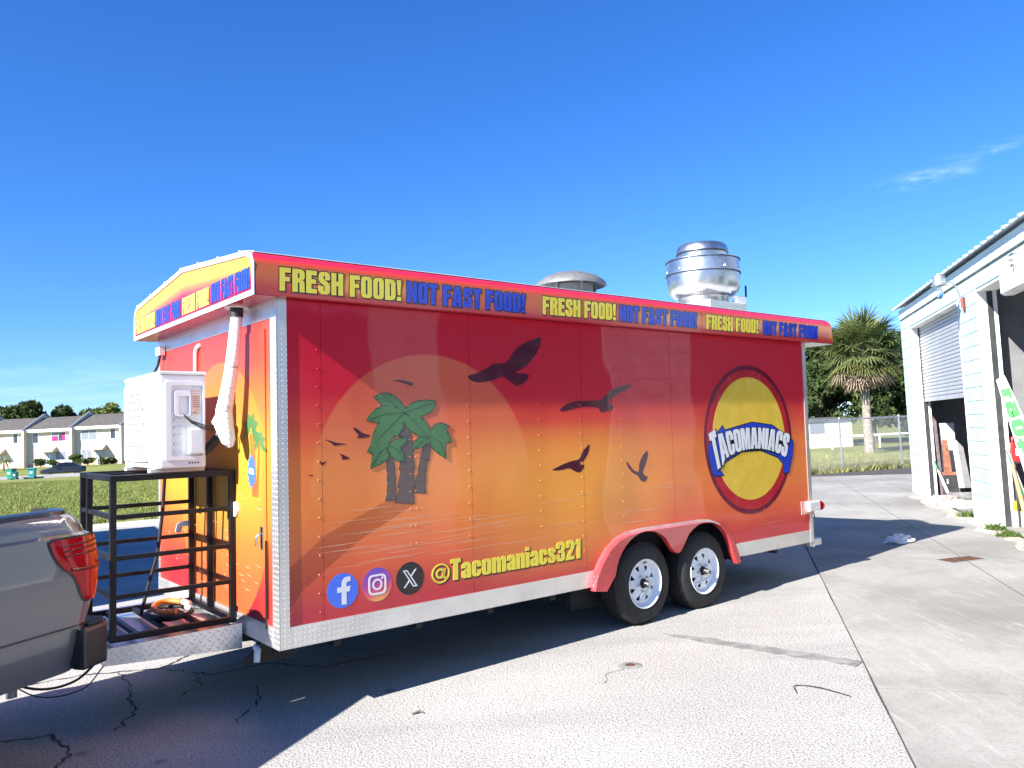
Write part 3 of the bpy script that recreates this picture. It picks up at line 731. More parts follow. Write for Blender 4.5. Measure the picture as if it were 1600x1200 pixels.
# ---------------------------------------------------------------- printed outlines, metres on the trailer side (u, w)
BIRDS = [[[1.426,1.68],[1.514,1.7],[1.611,1.741],[1.69,1.782],[1.779,1.78],[1.82,1.81],[1.884,1.892],[1.979,1.944],[2.151,2.006],[2.144,1.935],[2.081,1.843],[1.993,1.767],[1.868,1.708],[1.939,1.71],[2.023,1.704],[1.989,1.647],[1.894,1.606],[1.841,1.634],[1.766,1.683],[1.647,1.646],[1.531,1.629],[1.456,1.646]],[[2.316,1.426],[2.383,1.466],[2.494,1.498],[2.606,1.498],[2.767,1.503],[2.827,1.523],[2.89,1.582],[3.013,1.622],[3.201,1.645],[3.11,1.592],[2.985,1.557],[2.911,1.523],[2.885,1.489],[2.908,1.464],[2.946,1.452],[2.918,1.422],[2.846,1.414],[2.781,1.398],[2.764,1.44],[2.672,1.453],[2.559,1.449],[2.424,1.425],[2.348,1.413]],[[2.208,0.955],[2.346,0.998],[2.437,1.019],[2.522,1.025],[2.561,1.091],[2.65,1.155],[2.625,1.073],[2.571,1.013],[2.52,0.984],[2.57,0.982],[2.577,0.966],[2.524,0.917],[2.461,0.936],[2.413,0.964],[2.309,0.95]],[[3.067,0.992],[3.1,0.964],[3.144,0.915],[3.2,0.888],[3.224,0.895],[3.232,0.958],[3.265,1.012],[3.34,1.075],[3.349,1.024],[3.309,0.946],[3.27,0.885],[3.292,0.852],[3.339,0.841],[3.301,0.796],[3.243,0.81],[3.21,0.856],[3.142,0.884],[3.087,0.934]],[[0.503,1.33],[0.543,1.312],[0.573,1.288],[0.641,1.268],[0.603,1.256],[0.557,1.254],[0.527,1.258],[0.55,1.271],[0.52,1.299]],[[0.301,1.255],[0.35,1.243],[0.386,1.229],[0.467,1.219],[0.408,1.215],[0.371,1.209],[0.357,1.227]],[[0.404,1.162],[0.443,1.147],[0.487,1.125],[0.45,1.12],[0.421,1.121],[0.428,1.134]],[[0.27,1.128],[0.284,1.104],[0.32,1.119],[0.298,1.094],[0.28,1.091]],[[0.186,1.039],[0.209,1.034],[0.231,1.037],[0.209,1.027]],[[0.802,1.635],[0.863,1.642],[0.945,1.63],[0.978,1.617],[0.953,1.595],[0.92,1.611],[0.863,1.625]]]
LEAVES = [[[0.668,1.522],[0.715,1.544],[0.771,1.548],[0.813,1.534],[0.856,1.5],[0.882,1.469],[0.903,1.442],[0.89,1.427],[0.855,1.447],[0.795,1.466],[0.726,1.466],[0.697,1.492]],[[0.611,1.37],[0.637,1.407],[0.675,1.44],[0.726,1.462],[0.795,1.467],[0.864,1.446],[0.899,1.427],[0.88,1.405],[0.819,1.394],[0.75,1.383],[0.724,1.346],[0.673,1.358]],[[0.655,1.274],[0.677,1.318],[0.707,1.354],[0.75,1.387],[0.837,1.409],[0.889,1.404],[0.888,1.366],[0.878,1.313],[0.842,1.269],[0.781,1.241],[0.764,1.219],[0.721,1.235],[0.662,1.222]],[[0.903,1.442],[0.944,1.473],[0.999,1.494],[1.072,1.5],[1.15,1.492],[1.14,1.457],[1.107,1.418],[1.051,1.399],[1.014,1.392],[0.942,1.404],[0.898,1.412]],[[0.889,1.404],[0.96,1.408],[1.023,1.392],[1.059,1.352],[1.085,1.317],[1.098,1.278],[1.093,1.235],[1.047,1.24],[1.002,1.257],[0.949,1.289],[0.905,1.328],[0.888,1.359]],[[0.611,1.165],[0.637,1.208],[0.655,1.266],[0.705,1.265],[0.764,1.219],[0.772,1.196],[0.746,1.175],[0.762,1.137],[0.744,1.1],[0.693,1.077],[0.634,1.058],[0.643,1.105],[0.652,1.149]],[[0.768,1.204],[0.807,1.232],[0.859,1.242],[0.908,1.244],[0.894,1.214],[0.867,1.193],[0.849,1.186],[0.879,1.139],[0.878,1.09],[0.83,1.096],[0.787,1.128],[0.767,1.166]],[[1.103,1.293],[1.142,1.331],[1.198,1.342],[1.255,1.318],[1.226,1.298],[1.262,1.25],[1.271,1.206],[1.228,1.204],[1.221,1.149],[1.225,1.098],[1.183,1.119],[1.137,1.152],[1.105,1.184],[1.097,1.231]],[[1.093,1.235],[1.056,1.248],[1.001,1.238],[0.965,1.212],[0.959,1.17],[1.009,1.176],[1.055,1.194],[1.092,1.216]]]
TRUNKS = [[[0.874,1.329],[0.918,1.328],[0.948,1.259],[0.849,1.255]],[[0.868,1.253],[0.939,1.257],[0.965,1.151],[0.853,1.146]],[[0.87,1.146],[0.954,1.15],[0.968,1.038],[0.848,1.035]],[[0.863,1.034],[0.959,1.037],[0.965,0.911],[0.834,0.916]],[[0.852,0.915],[0.953,0.91],[0.957,0.802],[0.813,0.819]],[[0.753,1.137],[0.796,1.135],[0.813,1.033],[0.753,1.029]],[[0.761,1.029],[0.807,1.034],[0.818,0.969],[0.754,0.968]],[[0.76,0.967],[0.812,0.97],[0.818,0.898],[0.752,0.896]],[[0.757,0.895],[0.815,0.897],[0.817,0.835],[0.741,0.837]],[[1.05,1.194],[1.105,1.192],[1.084,1.084],[1.016,1.107]],[[1.021,1.103],[1.072,1.085],[1.061,1.012],[0.996,1.026]],[[1.005,1.023],[1.055,1.01],[1.055,0.934],[0.974,0.943]],[[0.981,0.941],[1.046,0.933],[1.053,0.863],[0.964,0.873]]]
PSHADOW = [[0.746,0.835],[0.974,0.8],[0.533,0.593],[0.351,0.473],[0.136,0.325],[0.052,0.204],[0.055,0.472],[0.31,0.657]]
RIBBON = [[4.203,1.093],[4.424,1.257],[4.455,1.215],[4.908,1.284],[5.256,1.249],[5.458,1.155],[5.627,1.075],[5.601,0.925],[5.519,0.757],[5.426,0.757],[5.433,0.843],[5.334,0.922],[5.035,1.007],[4.719,1.005],[4.457,0.919],[4.341,0.856],[4.408,0.791],[4.314,0.787],[4.249,0.807],[4.195,0.985]]
# ---------------------------------------------------------------- the food trailer
TL, TW, HF = 5.93, 2.52, 2.13
mw = RT.to_4x4(); mw.translation = OT
TR = thing('food_trailer', 'long red and orange sunset-wrapped food trailer parked across the lot', 'trailer', mw=mw)
body = MB().box(0, TL, 0.004, TW, 0.42, HF - 0.001).box(0, 2.66, 0.004, TW, 0.0, 0.42).box(4.54, TL, 0.004, TW, 0.0, 0.42).box(2.66, 4.54, 0.36, TW, 0.0, 0.42)
body.build('body_shell', UNDER, TR, fix=False)
floor_ = MB().box(0.1, TL - 0.05, 0.35, 0.45, -0.10, 0.0).box(0.1, TL - 0.05, TW - 0.45, TW - 0.35, -0.10, 0.0)
for k in range(9): floor_.box(0.4 + k * 0.62, 0.45 + k * 0.62, 0.1, TW - 0.1, -0.07, -0.002)
floor_.build('underframe', UNDER, TR, fix=False)
fw_out = [(2.60, -0.03), (2.64, 0.08), (2.70, 0.17), (2.79, 0.27), (2.90, 0.335), (3.02, 0.37), (3.20, 0.385), (3.60, 0.385), (4.02, 0.385), (4.16, 0.37), (4.30, 0.325), (4.41, 0.24), (4.49, 0.13), (4.535, 0.03), (4.56, -0.04)]
def arc(cx, cy, r, a0, a1, n): return [(cx + r * math.cos(math.radians(a0 + (a1 - a0) * k / n)), cy + r * math.sin(math.radians(a0 + (a1 - a0) * k / n))) for k in range(n + 1)]
U1, U2, WH = 3.235, 4.045, -0.062
fw_in = [(2.735, -0.05)] + arc(U1, -0.02, 0.405, 168, 52, 12) + [(3.555, 0.215), (3.60, 0.165), (3.64, 0.15), (3.68, 0.165), (3.725, 0.215)] + arc(U2, -0.02, 0.405, 128, 12, 12) + [(4.50, -0.05)]
# near side: riveted sheets between seams
sw = tag(MB().box(0.05, TL - 0.05, 0.0015, 0.0035, HF - 0.08, HF - 0.004).build('side_wall', MW, TR))
sw['label'] = 'shaded side wall printed with a sunset, birds and palms'
SEAMS = [0.055, 0.288, 1.449, 2.569, 3.684, TL - 0.055]
cut = lambda a, b: [p for p in fw_out if a < p[0] < b]
for a, b in zip(SEAMS, SEAMS[1:]):
    a_, b_ = a + 0.0015, b - 0.0015
    if b < 2.58: poly = [(a_, 0.115), (b_, 0.115), (b_, HF - 0.003), (a_, HF - 0.003)]
    elif a < 2.6: poly = [(a_, 0.115), (2.66, 0.115)] + cut(2.665, b_) + [(b_, 0.385), (b_, HF - 0.003), (a_, HF - 0.003)]
    else: poly = [(a_, 0.385)] + cut(a_, 4.50) + [(4.50, 0.115), (b_, 0.115), (b_, HF - 0.003), (a_, HF - 0.003)]
    MB().prism(poly, SIDE, 0.003, -0.0015).build('side_panel', MW, sw)
rv = MB()
for u in (0.262, 0.93, 0.975, 1.425, 2.10, 2.545, 3.02, 3.658, 4.35, 5.05, 5.80):
    for k in range(17):
        w = 0.18 + k * 0.117
        if 2.6 < u < 4.55 and w < 0.42: continue
        if w < 0.42 and 0.28 < u < 2.53: continue
        if abs(u - 4.87) < 0.73 and abs(w - 1.12) < 0.7: continue
        rv.lathe([(0.0001, -0.0052), (0.004, -0.0045), (0.006, -0.0015)], (u + random.uniform(-.004, .004), 0, w), 6, 'y')
tag(rv.build('rivets', MW, sw, smooth=40, fix=False), kind='stuff')

# wheels and fenders
MB().prism(fw_out + fw_in[::-1], SIDE, 0.002, -0.055).build('fender', FEND, TR, smooth=35, bevel=0.010)
lip = MB()
for a, b in zip(fw_out[1:-1], fw_out[2:]): lip.bar((a[0], -0.001, a[1] + 0.012), (b[0], -0.001, b[1] + 0.012), 0.004, 0.024)
lip.build('fender_trim', DIA_S, TR, fix=False)
MB().box(2.66, 4.54, 0.30, 0.352, -0.25, 0.41).build('wheel_well', UNDER, TR)
def wheel(u, v, face):
    """face -1: outside towards the near side"""
    t = empty('wheel'); t.parent = TR; t.location = (u, v, WH); t.rotation_euler = (0, random.uniform(0, 6), 0 if face < 0 else math.pi)
    r = 0.345
    prof = [(0.200, 0.008), (0.215, 0.0), (0.25, -0.004), (0.292, 0.0), (0.318, 0.012), (0.336, 0.03), (0.3445, 0.055), (0.345, 0.10), (0.345, 0.14), (0.3445, 0.175), (0.334, 0.20), (0.30, 0.215), (0.25, 0.22), (0.2, 0.205)]
    ty = MB().lathe(prof, n=56, axis='y').build('tyre', TYRE, t, smooth=40)
    tr_ = MB()
    for k in range(72):
        a = 2 * math.pi * k / 72
        for j, (y0, y1) in enumerate(((0.034, 0.066), (0.080, 0.108), (0.122, 0.150), (0.164, 0.196))):
            aa = a + (0.03 if j % 2 else 0); R1 = 0.3515 if 0 < j < 3 else 0.347
            P = []
            for rad in (0.335, R1):
                for da, yy in ((-0.032, y0), (0.032, y0), (0.032, y1), (-0.032, y1)):
                    P.append((rad * math.cos(aa + da), yy, rad * math.sin(aa + da)))
            tr_.add(P, [(4, 5, 6, 7), (0, 1, 5, 4), (1, 2, 6, 5), (2, 3, 7, 6), (3, 0, 4, 7)])
    tag(tr_.build('tread_blocks', TYRE, t, fix=False), kind='stuff')
    ring = MB().lathe([(0.205, 0.004), (0.209, -0.003), (0.203, -0.006), (0.194, 0.0), (0.190, 0.022), (0.176, 0.034), (0.170, 0.06), (0.17, 0.15)], n=56, axis='y').build('rim', RIM, t, smooth=50)
    # disc with eight openings
    disc = MB(); holes = []
    for k in range(8):
        a = 2 * math.pi * (k + 0.5) / 8; q = []
        for da, rad in ((-0.17, 0.148), (0.0, 0.153), (0.17, 0.148), (0.13, 0.135), (0.035, 0.108), (-0.035, 0.108), (-0.13, 0.135)): q.append((rad * math.cos(a + da), rad * math.sin(a + da)))
        holes.append(q)
    disc.prism(circ(0, 0, 0.1735, 48), SIDE, 0.048, 0.042, holes=holes + [circ(0, 0, 0.043, 20)])
    def dish(p):
        rad = math.hypot(p[0], p[2]); return (p[0], p[1] - 0.020 * max(0, min(1, (0.15 - rad) / 0.07)) * (1 if rad > 0.06 else 0.8), p[2])
    disc.v = [dish(p) for p in disc.v]
    disc.build('wheel_disc', RIM, t, smooth=30)
    MB().lathe([(0.0005, -0.035), (0.022, -0.035), (0.027, -0.028), (0.029, 0.0), (0.040, 0.012), (0.042, 0.05)], n=20, axis='y').build('hub', HUBM, t, smooth=40)
    MB().lathe([(0.0005, -0.037), (0.018, -0.037), (0.02, -0.033)], n=16, axis='y').build('hub_cap', STEEL, t, smooth=40)
    for k in range(5):
        a = 2 * math.pi * k / 5
        MB().lathe([(0.0005, 0.002), (0.009, 0.003), (0.011, 0.028)], (0.066 * math.cos(a), 0, 0.066 * math.sin(a)), 6, 'y').build('lug_nut', STEEL, t)
    MB().tube([(0.13, 0.05, 0.09), (0.15, 0.01, 0.105)], 0.005, 6).build('valve_stem', RUB, t)
    MB().box(-0.17, 0.17, 0.12, 0.14, -0.17, 0.17).build('brake_drum', UNDER, t)
    return t
wheel(U1, -0.02, -1); wheel(U2, -0.02, -1); wheel(U1, TW + 0.02, 1); wheel(U2, TW + 0.02, 1)
MB().tube([(U1, 0.2, WH), (U1, TW - 0.2, WH)], 0.035, 10).tube([(U2, 0.2, WH), (U2, TW - 0.2, WH)], 0.035, 10).build('axles', UNDER, TR, fix=False)

# tread plate trims
def skirt(u0, u1): MB().box(u0, u1, -0.006, 0.0, 0.0, 0.126).box(u0, u1, -0.006, 0.03, -0.003, -0.0005).build('skirt', DIA_S, TR)
skirt(0.0, 2.645); skirt(4.545, TL)
MB().box(0.0, 0.060, -0.008, -0.0015, 0.0, HF).build('corner_trim', DIA_S, TR)
MB().box(-0.009, -0.002, -0.008, 0.085, -0.002, HF).build('corner_trim', DIA_F, TR)
MB().box(TL - 0.055, TL + 0.004, -0.008, -0.0015, 0.0, HF).build('corner_trim', DIA_S, TR)
MB().box(TL, TL + 0.008, -0.008, 0.10, -0.06, HF).build('corner_trim', DIA_F, TR)
# front wall
MB().box(-0.004, 0.002, 0.085, TW, 0.11, HF - 0.002).build('front_wall', MF, TR)
MB().box(-0.010, -0.0045, 0.085, TW, HF - 0.115, HF - 0.001).build('front_trim', DIA_F, TR)
MB().box(-0.012, -0.0045, 0.085, TW, 0.0, 0.125).build('front_trim', DIA_F, TR)
MB().box(-0.010, -0.0045, TW - 0.05, TW, 0.126, HF - 0.116).build('corner_trim', DIA_F, TR)
MB().box(0.0, TL, TW + 0.001, TW + 0.006, 0.0, HF - 0.002).build('far_wall', MW, TR)
MB().box(TL - 0.001, TL + 0.004, 0.1, TW, 0.0, HF - 0.002).build('rear_wall', MW, TR)
# service door in the front wall
dr = MB().box(-0.014, -0.0042, 0.165, 0.80, 0.16, 1.96).build('service_door', MF, TR, bevel=0.004)
MB().box(-0.020, -0.0145, 0.205, 0.245, 0.58, 0.72).build('latch_plate', CHROME, dr, bevel=0.004)
MB().tube([(-0.022, 0.225, 0.68), (-0.05, 0.228, 0.66), (-0.052, 0.235, 0.60)], 0.007, 8).build('latch_handle', CHROME, dr, smooth=50)
MB().lathe([(0.0005, -0.03), (0.045, -0.03), (0.05, -0.026), (0.052, -0.0145)], (0, 0.68, 0.80), 28, 'x').build('vent_cap', PVC, dr, smooth=40)
MB().tube([(-0.02, 0.155, 0.64), (-0.021, 0.155, 0.1)], 0.006, 6).build('door_stay', INK_K, dr)
# pipes on the front
MB().tube([(-0.02, 1.49, 1.6), (-0.02, 1.49, 1.92), (-0.018, 1.47, 1.96), (-0.012, 1.42, 1.98)], 0.016, 10).build('conduit', PVC, TR, smooth=60)
MB().tube([(-0.004, 1.60, 0.64), (-0.07, 1.62, 0.64), (-0.10, 1.63, 0.63), (-0.11, 1.635, 0.58)], 0.022, 12).build('drain_elbow', PVC, TR, smooth=60)
MB().tube([(-0.01, 0.36, -0.05), (-0.02, 0.30, -0.055), (-0.03, 0.285, -0.075), (-0.035, 0.28, -0.12)], 0.02, 12).build('drain_elbow', PVC, TR, smooth=60)
MB().prism([(0.02, 0.0), (0.02, -0.02), (-0.12, -0.14), (0.25, -0.16), (0.25, 0.0)], lambda a, b, d: (a, d, b), 0.36, 0.40).build('gusset', BLACK, TR)
MB().box(-0.06, -0.013, 2.30, 2.42, 1.98, 2.06).build('junction_box', ALU, TR, bevel=0.004)
MB().tube([(-0.04, 2.36, 1.98), (-0.05, 2.38, 1.9), (-0.07, 2.42, 1.84), (-0.06, 2.37, 1.5), (-0.06, 2.30, 1.3)], 0.011, 8).build('power_cable', RUB, TR, smooth=60)
MB().box(-0.05, -0.013, 2.25, 2.35, 0.98, 1.05).build('socket_box', BLACK, TR, bevel=0.004)

# canopy roof with its printed fascia
roofp = [(-0.079, HF), (-0.079, 2.318), (-0.070, 2.345), (-0.045, 2.378), (-0.005, 2.402), (0.05, 2.412), (1.3, 2.525), (2.55, 2.412), (2.61, 2.39), (2.64, 2.35), (2.645, HF)]
F0, F1 = -0.160, TL + 0.452
cr = MB().prism(roofp, FRONT, F0, F1).build('canopy', MFA, TR, smooth=28)
cr['label'] = 'red fascia printed with a repeated slogan'
sheet_ = MB()
tp = [(-0.03, 2.398), (0.05, 2.418), (1.3, 2.531), (2.55, 2.418), (2.62, 2.40)]
for a, b in zip(tp, tp[1:]): sheet_.add([(F0 + .01, *a), (F1 - .01, *a), (F1 - .01, *b), (F0 + .01, *b), (F0 + .01, a[0], a[1] - .004), (F1 - .01, a[0], a[1] - .004), (F1 - .01, b[0], b[1] - .004), (F0 + .01, b[0], b[1] - .004)],
                                       [(0, 1, 2, 3), (7, 6, 5, 4), (0, 4, 5, 1), (2, 6, 7, 3), (1, 5, 6, 2), (3, 7, 4, 0)])
sheet_.build('roof_sheet', ROOFW, TR, smooth=20)
for uu_ in (2.36, 4.07):
    MB().box(uu_, uu_ + 0.004, -0.0805, -0.079, HF + 0.002, 2.318).build('fascia_seam', INK_MAR, TR)
# front board with white frame
fb = [(-0.072, 2.135), (-0.072, 2.32), (-0.04, 2.375), (0.05, 2.405), (1.3, 2.517), (2.55, 2.405), (2.61, 2.375), (2.638, 2.32), (2.638, 2.135)]
MB().prism(fb, FRONT, F0 - 0.006, F0 + 0.001).build('front_board', MFF, TR)
cen = (1.28, 2.27)
fo = grow(fb, 0.009); fi = grow(fb, -0.024)
frm = MB().prism(fo, FRONT, F0 - 0.014, F0 - 0.0065, holes=[fi]).build('board_frame', ALU, TR, bevel=0.002)
for k in range(7):
    v = 0.15 + k * 0.4; w = 2.525 - abs(v - 1.3) * 0.09
    MB().box(F0 - 0.01, F0 + 0.03, v, v + 0.02, w - 0.004, w + 0.014).build('roof_clip', ALU, frm)
MB().box(F0 + 0.001, -0.001, -0.072, 2.638, HF - 0.0035, HF - 0.0005).build('soffit', plain('red soffit', (0.50, 0.03, 0.05), 0.3, 0, 0.05, coat=0.3), TR)
MB().prism([(-0.079, HF), (-0.079, 2.318), (-0.045, 2.378), (0.05, 2.412), (1.3, 2.525), (2.55, 2.412), (2.645, 2.34), (2.645, HF)], FRONT, F1 + 0.001, F1 + 0.007).build('rear_board', MFA, TR)
MB().box(TL + 0.005, F1, -0.078, 2.6, HF - 0.006, HF - 0.0005).build('rear_soffit', ALU, TR)

# slogan on the long fascia
FT = [[[-0.01, 2.323], [-0.012, 2.179], [0.844, 2.323], [0.841, 2.182], 'FRESH FOOD!', INK_Y], [[0.888, 2.323], [0.885, 2.178], [1.932, 2.323], [1.927, 2.179], 'NOT FAST FOOD!', INK_B],
      [[2.113, 2.323], [2.107, 2.181], [2.927, 2.325], [2.92, 2.186], 'FRESH FOOD!', INK_Y], [[2.97, 2.323], [2.962, 2.183], [4.001, 2.325], [3.991, 2.186], 'NOT FAST FOOD!', INK_B],
      [[4.149, 2.323], [4.14, 2.185], [4.983, 2.325], [4.972, 2.186], 'FRESH FOOD!', INK_Y], [[5.063, 2.323], [5.051, 2.183], [6.088, 2.325], [6.074, 2.186], 'NOT FAST FOOD!', INK_B]]
for tl, bl, tr_, br, txt, ink in FT:
    dn = 0.016
    pl = quad_place((bl[0], bl[1] - dn), (br[0], br[1] - dn), (tl[0], tl[1] - dn), (tr_[0], tr_[1] - dn))
    lettering('lettering', txt, pl, SIDE, (-0.0795, -0.0805), (-0.0795, -0.0815), ink, INK_K, 0.0065, TR)
FR = [[2.62, 2.03, 'FRESH FOOD!', INK_Y], [1.99, 1.36, 'NOT FAST FOOD!', INK_B], [1.31, 0.735, 'FRESH FOOD!', INK_Y], [0.685, 0.0, 'NOT FAST FOOD!', INK_B]]
for a, b, txt, ink in FR:
    pl = quad_place((a, 2.178), (b, 2.178), (a, 2.302), (b, 2.302))
    lettering('lettering', txt, pl, FRONT, (F0 - 0.0062, F0 - 0.0075), (F0 - 0.0062, F0 - 0.0088), ink, INK_K, 0.005, TR)

# printed pictures on the side
d1, d2, d3 = (-0.0014, -0.0024), (-0.0014, -0.0034), (-0.0014, -0.0044)
MB().sheet(PSHADOW, SIDE, -0.0020).build('palm_shadow_print', INK_SHADE, TR)
st = MB()
for k in range(58):
    u = random.choice((random.uniform(0.1, 1.6), random.uniform(0.1, 5.6))); w = random.uniform(0.16, 0.80)
    if 2.5 < u + 0.4 and u < 4.6 and w < 0.45: continue
    if 4.0 < u + .5 and u < 5.6 and w > 0.4: continue
    L = random.uniform(0.25, 0.85); t = random.uniform(0.002, 0.0045)
    if u + L > TL - .1: continue
    if w < 0.43 and u + L > 0.28 and u < 2.55: w += 0.27
    e = 0.012
    st.add([(u, -0.0022, w), (u + L * .5, -0.0022, w - t), (u + L, -0.0022, w + e), (u + L * .5, -0.0022, w + t)], [(0, 1, 2, 3)])
tag(st.build('streak_print', INK_STREAK, TR, fix=False), kind='stuff')
def smooth_poly(p, n=1):
    for _ in range(n):
        q = []
        for i in range(len(p)):
            a, b = p[i], p[(i + 1) % len(p)]
            q += [(a[0] * .8 + b[0] * .2, a[1] * .8 + b[1] * .2), (a[0] * .2 + b[0] * .8, a[1] * .2 + b[1] * .8)]
        p = q
    return p
for b in BIRDS: MB().prism(smooth_poly(b), SIDE, *d1).build('bird_print', INK_BIRD, TR)
tp_ = MB(); td = MB()
for t_ in TRUNKS: tp_.prism(t_, SIDE, *d2); td.prism(grow(t_, 0.005), SIDE, *d1)
td.build('palm_trunk_outline', INK_TD, TR); tp_.build('palm_trunk_print', INK_T, TR)
def ragged(p):
    out = []
    n = len(p)
    for i in range(n):
        a, b = Vector(p[i]), Vector(p[(i + 1) % n]); L = (b - a).length; out.append(tuple(a))
        q = Vector((-(b - a).y, (b - a).x)).normalized() * (1 if area(p) > 0 else -1)
        if L > 0.035 and i % 2 == 0: m_ = (a + b) / 2; out += [tuple(m_ - (b - a) * .12 + q * 0.002), tuple(m_ + q * 0.014), tuple(m_ + (b - a) * .12 - q * .002)]
    return out
for i, l in enumerate(LEAVES):
    rp = ragged(l)
    MB().prism(grow(l, 0.006), SIDE, -0.0014, -0.0036 - i * 2e-4).build('palm_leaf_outline', INK_GD, TR)
    lf = MB().prism(rp, SIDE, -0.0014, -0.0044 - i * 2e-4).build('palm_leaf_print', INK_G, TR)
    cx, cy = sum(p[0] for p in l) / len(l), sum(p[1] for p in l) / len(l)
    hub = (0.895, 1.42) if i < 5 else ((0.768, 1.20) if i < 7 else (1.097, 1.25))
    tip = max(l, key=lambda p: math.hypot(p[0] - hub[0], p[1] - hub[1]))
    mid = ((hub[0] + tip[0]) / 2 * .4 + cx * .6, (hub[1] + tip[1]) / 2 * .4 + cy * .6 + .008)
    vein = MB(); yy = -0.0049 - i * 2e-4
    P = [hub, mid, (tip[0] * .85 + mid[0] * .15, tip[1] * .85 + mid[1] * .15)]
    for a, b in zip(P, P[1:]): vein.bar((a[0], yy, a[1]), (b[0], yy, b[1]), 0.0035, 0.0006, up=(0, 1, 0))
    vein.build('leaf_vein', INK_GD, lf, fix=False)
# round emblem with banner
EC = (4.87, 1.12)
MB().prism(circ(*EC, 0.735, 72), SIDE, -0.0014, -0.0026).build('emblem_rim', INK_MAR, TR)
MB().prism(circ(*EC, 0.690, 72), SIDE, -0.0014, -0.0034).build('emblem_ring', INK_R, TR)
MB().prism(circ(EC[0], EC[1] + 0.01, 0.605, 72), SIDE, -0.0014, -0.0042).build('emblem_field', INK_EY, TR)
MB().prism(grow(RIBBON, 0.010), SIDE, -0.0014, -0.0048).build('banner_outline', INK_K, TR)
MB().prism(RIBBON, SIDE, -0.0014, -0.0056).build('banner', INK_B, TR)
def arch(x, y):
    t = (x - 0.5) * 2
    lo = 1.025 - 0.125 * t * t + 0.01 * t; hi = 1.235 - 0.085 * t * t - (0.0 if x > .1 else (0.1 - x) * 0.2)
    if x < 0.10: hi += 0.06; lo -= 0.05
    u = 4.89 + t * 0.64 + (y - 0.5) * 0.10 * t
    return (u, lo + (hi - lo) * y)
lettering('lettering', 'TACOMANIACS', arch, SIDE, (-0.0014, -0.0064), (-0.0014, -0.0072), INK_W, INK_K, 0.012, TR, gap=0.05, shift=(0.006, -0.006))
# social marks and handle
for (cx, cy), ink in (((0.416, 0.293), INK_FB), ((0.665, 0.296), INK_IG), ((0.915, 0.301), INK_K)):
    MB().prism(circ(cx, cy, 0.109, 56), SIDE, *d1).build('round_badge', ink, TR)
f_ = [(-.012, -.088), (-.012, -.01), (-.042, -.01), (-.042, .022), (-.012, .022), (-.012, .043), (-.004, .066), (.012, .080), (.034, .083), (.050, .081), (.050, .053), (.032, .053), (.023, .047), (.021, .036), (.021, .022), (.049, .022), (.044, -.01), (.021, -.01), (.021, -.088)]
MB().prism([(0.421 + a, 0.293 + b) for a, b in f_], SIDE, *d2).build('badge_mark', INK_W, TR)
ix, iy = 0.665, 0.296
ig = MB().prism(rrect(ix - .066, iy - .066, ix + .066, iy + .066, .034), SIDE, *d2, holes=[rrect(ix - .053, iy - .053, ix + .053, iy + .053, .024)])
ig.prism(circ(ix, iy, .037, 32), SIDE, *d2, holes=[circ(ix, iy, .025, 28)]).prism(circ(ix + .037, iy + .039, .008, 14), SIDE, *d2)
ig.build('badge_mark', INK_W, TR)
xx, xy = 0.915, 0.301
xm = MB().prism([(xx - .057, xy + .058), (xx - .022, xy + .058), (xx + .057, xy - .058), (xx + .022, xy - .058)], SIDE, *d2, holes=[[(xx - .042, xy + .050), (xx - .026, xy + .050), (xx + .042, xy - .050), (xx + .026, xy - .050)]])
xm.prism([(xx + .04, xy + .058), (xx + .051, xy + .058), (xx + .010, xy + .010), (xx + .004, xy + .017)], SIDE, *d2).prism([(xx - .051, xy - .058), (xx - .040, xy - .058), (xx - .003, xy - .017), (xx - .009, xy - .009)], SIDE, *d2)
xm.build('badge_mark', INK_W, TR)
lettering('lettering', '@Tacomaniacs321', quad_place((1.085, 0.238), (2.50, 0.243), (1.088, 0.385), (2.506, 0.396)), SIDE, d1, d2, INK_Y, INK_K, 0.004, TR, gap=0.035, shift=(0.007, -0.006))
# front wall print: two palms and a blue burst
fp = MB()
for cx, cy, s in ((0.40, 1.33, 1.0), (0.255, 1.24, 0.75)):
    for a in (150, 110, 65, 25, -15, 195):
        t = math.radians(a); L = 0.15 * s; c_, s_ = math.cos(t), math.sin(t)
        fp.prism(smooth_poly([(cx, cy), (cx + c_ * L * .5 - s_ * .045 * s, cy + s_ * L * .5 + c_ * .045 * s), (cx + c_ * L, cy + s_ * L - .03 * s), (cx + c_ * L * .5 + s_ * .03 * s, cy + s_ * L * .5 - c_ * .03 * s)]), FRONT, -0.0142, -0.0152 - a * 1e-6)
fp.build('palm_leaf_print', INK_G, TR, fix=False)
ft_ = MB()
for x0, x1, s in ((0.40, 0.36, 1.0), (0.36, 0.32, .9), (0.255, 0.30, .8)):
    ft_.prism([(x0 - .012 * s, 1.30), (x0 + .012 * s, 1.30), (x1 + .022 * s, 0.90), (x1 - .022 * s, 0.90)], FRONT, -0.0142, -0.0150 - s * 3e-4)
ft_.build('palm_trunk_print', plain('brown trunk print', (0.33, 0.11, 0.035), 0.3, 0, 0.1), TR, fix=False)
bs = []
for k in range(28): bs.append((0.39 + (0.075 if k % 2 else 0.05) * math.cos(k / 28 * 6.283), 1.06 + (0.115 if k % 2 else 0.085) * math.sin(k / 28 * 6.283)))
MB().prism(bs, FRONT, -0.0142, -0.0164).build('starburst_print', INK_FB, TR)
MB().prism([(0.35, 1.04), (0.43, 1.045), (0.43, 1.085), (0.35, 1.075)], FRONT, -0.0142, -0.0170).build('starburst_panel', INK_W, TR)
st = MB()
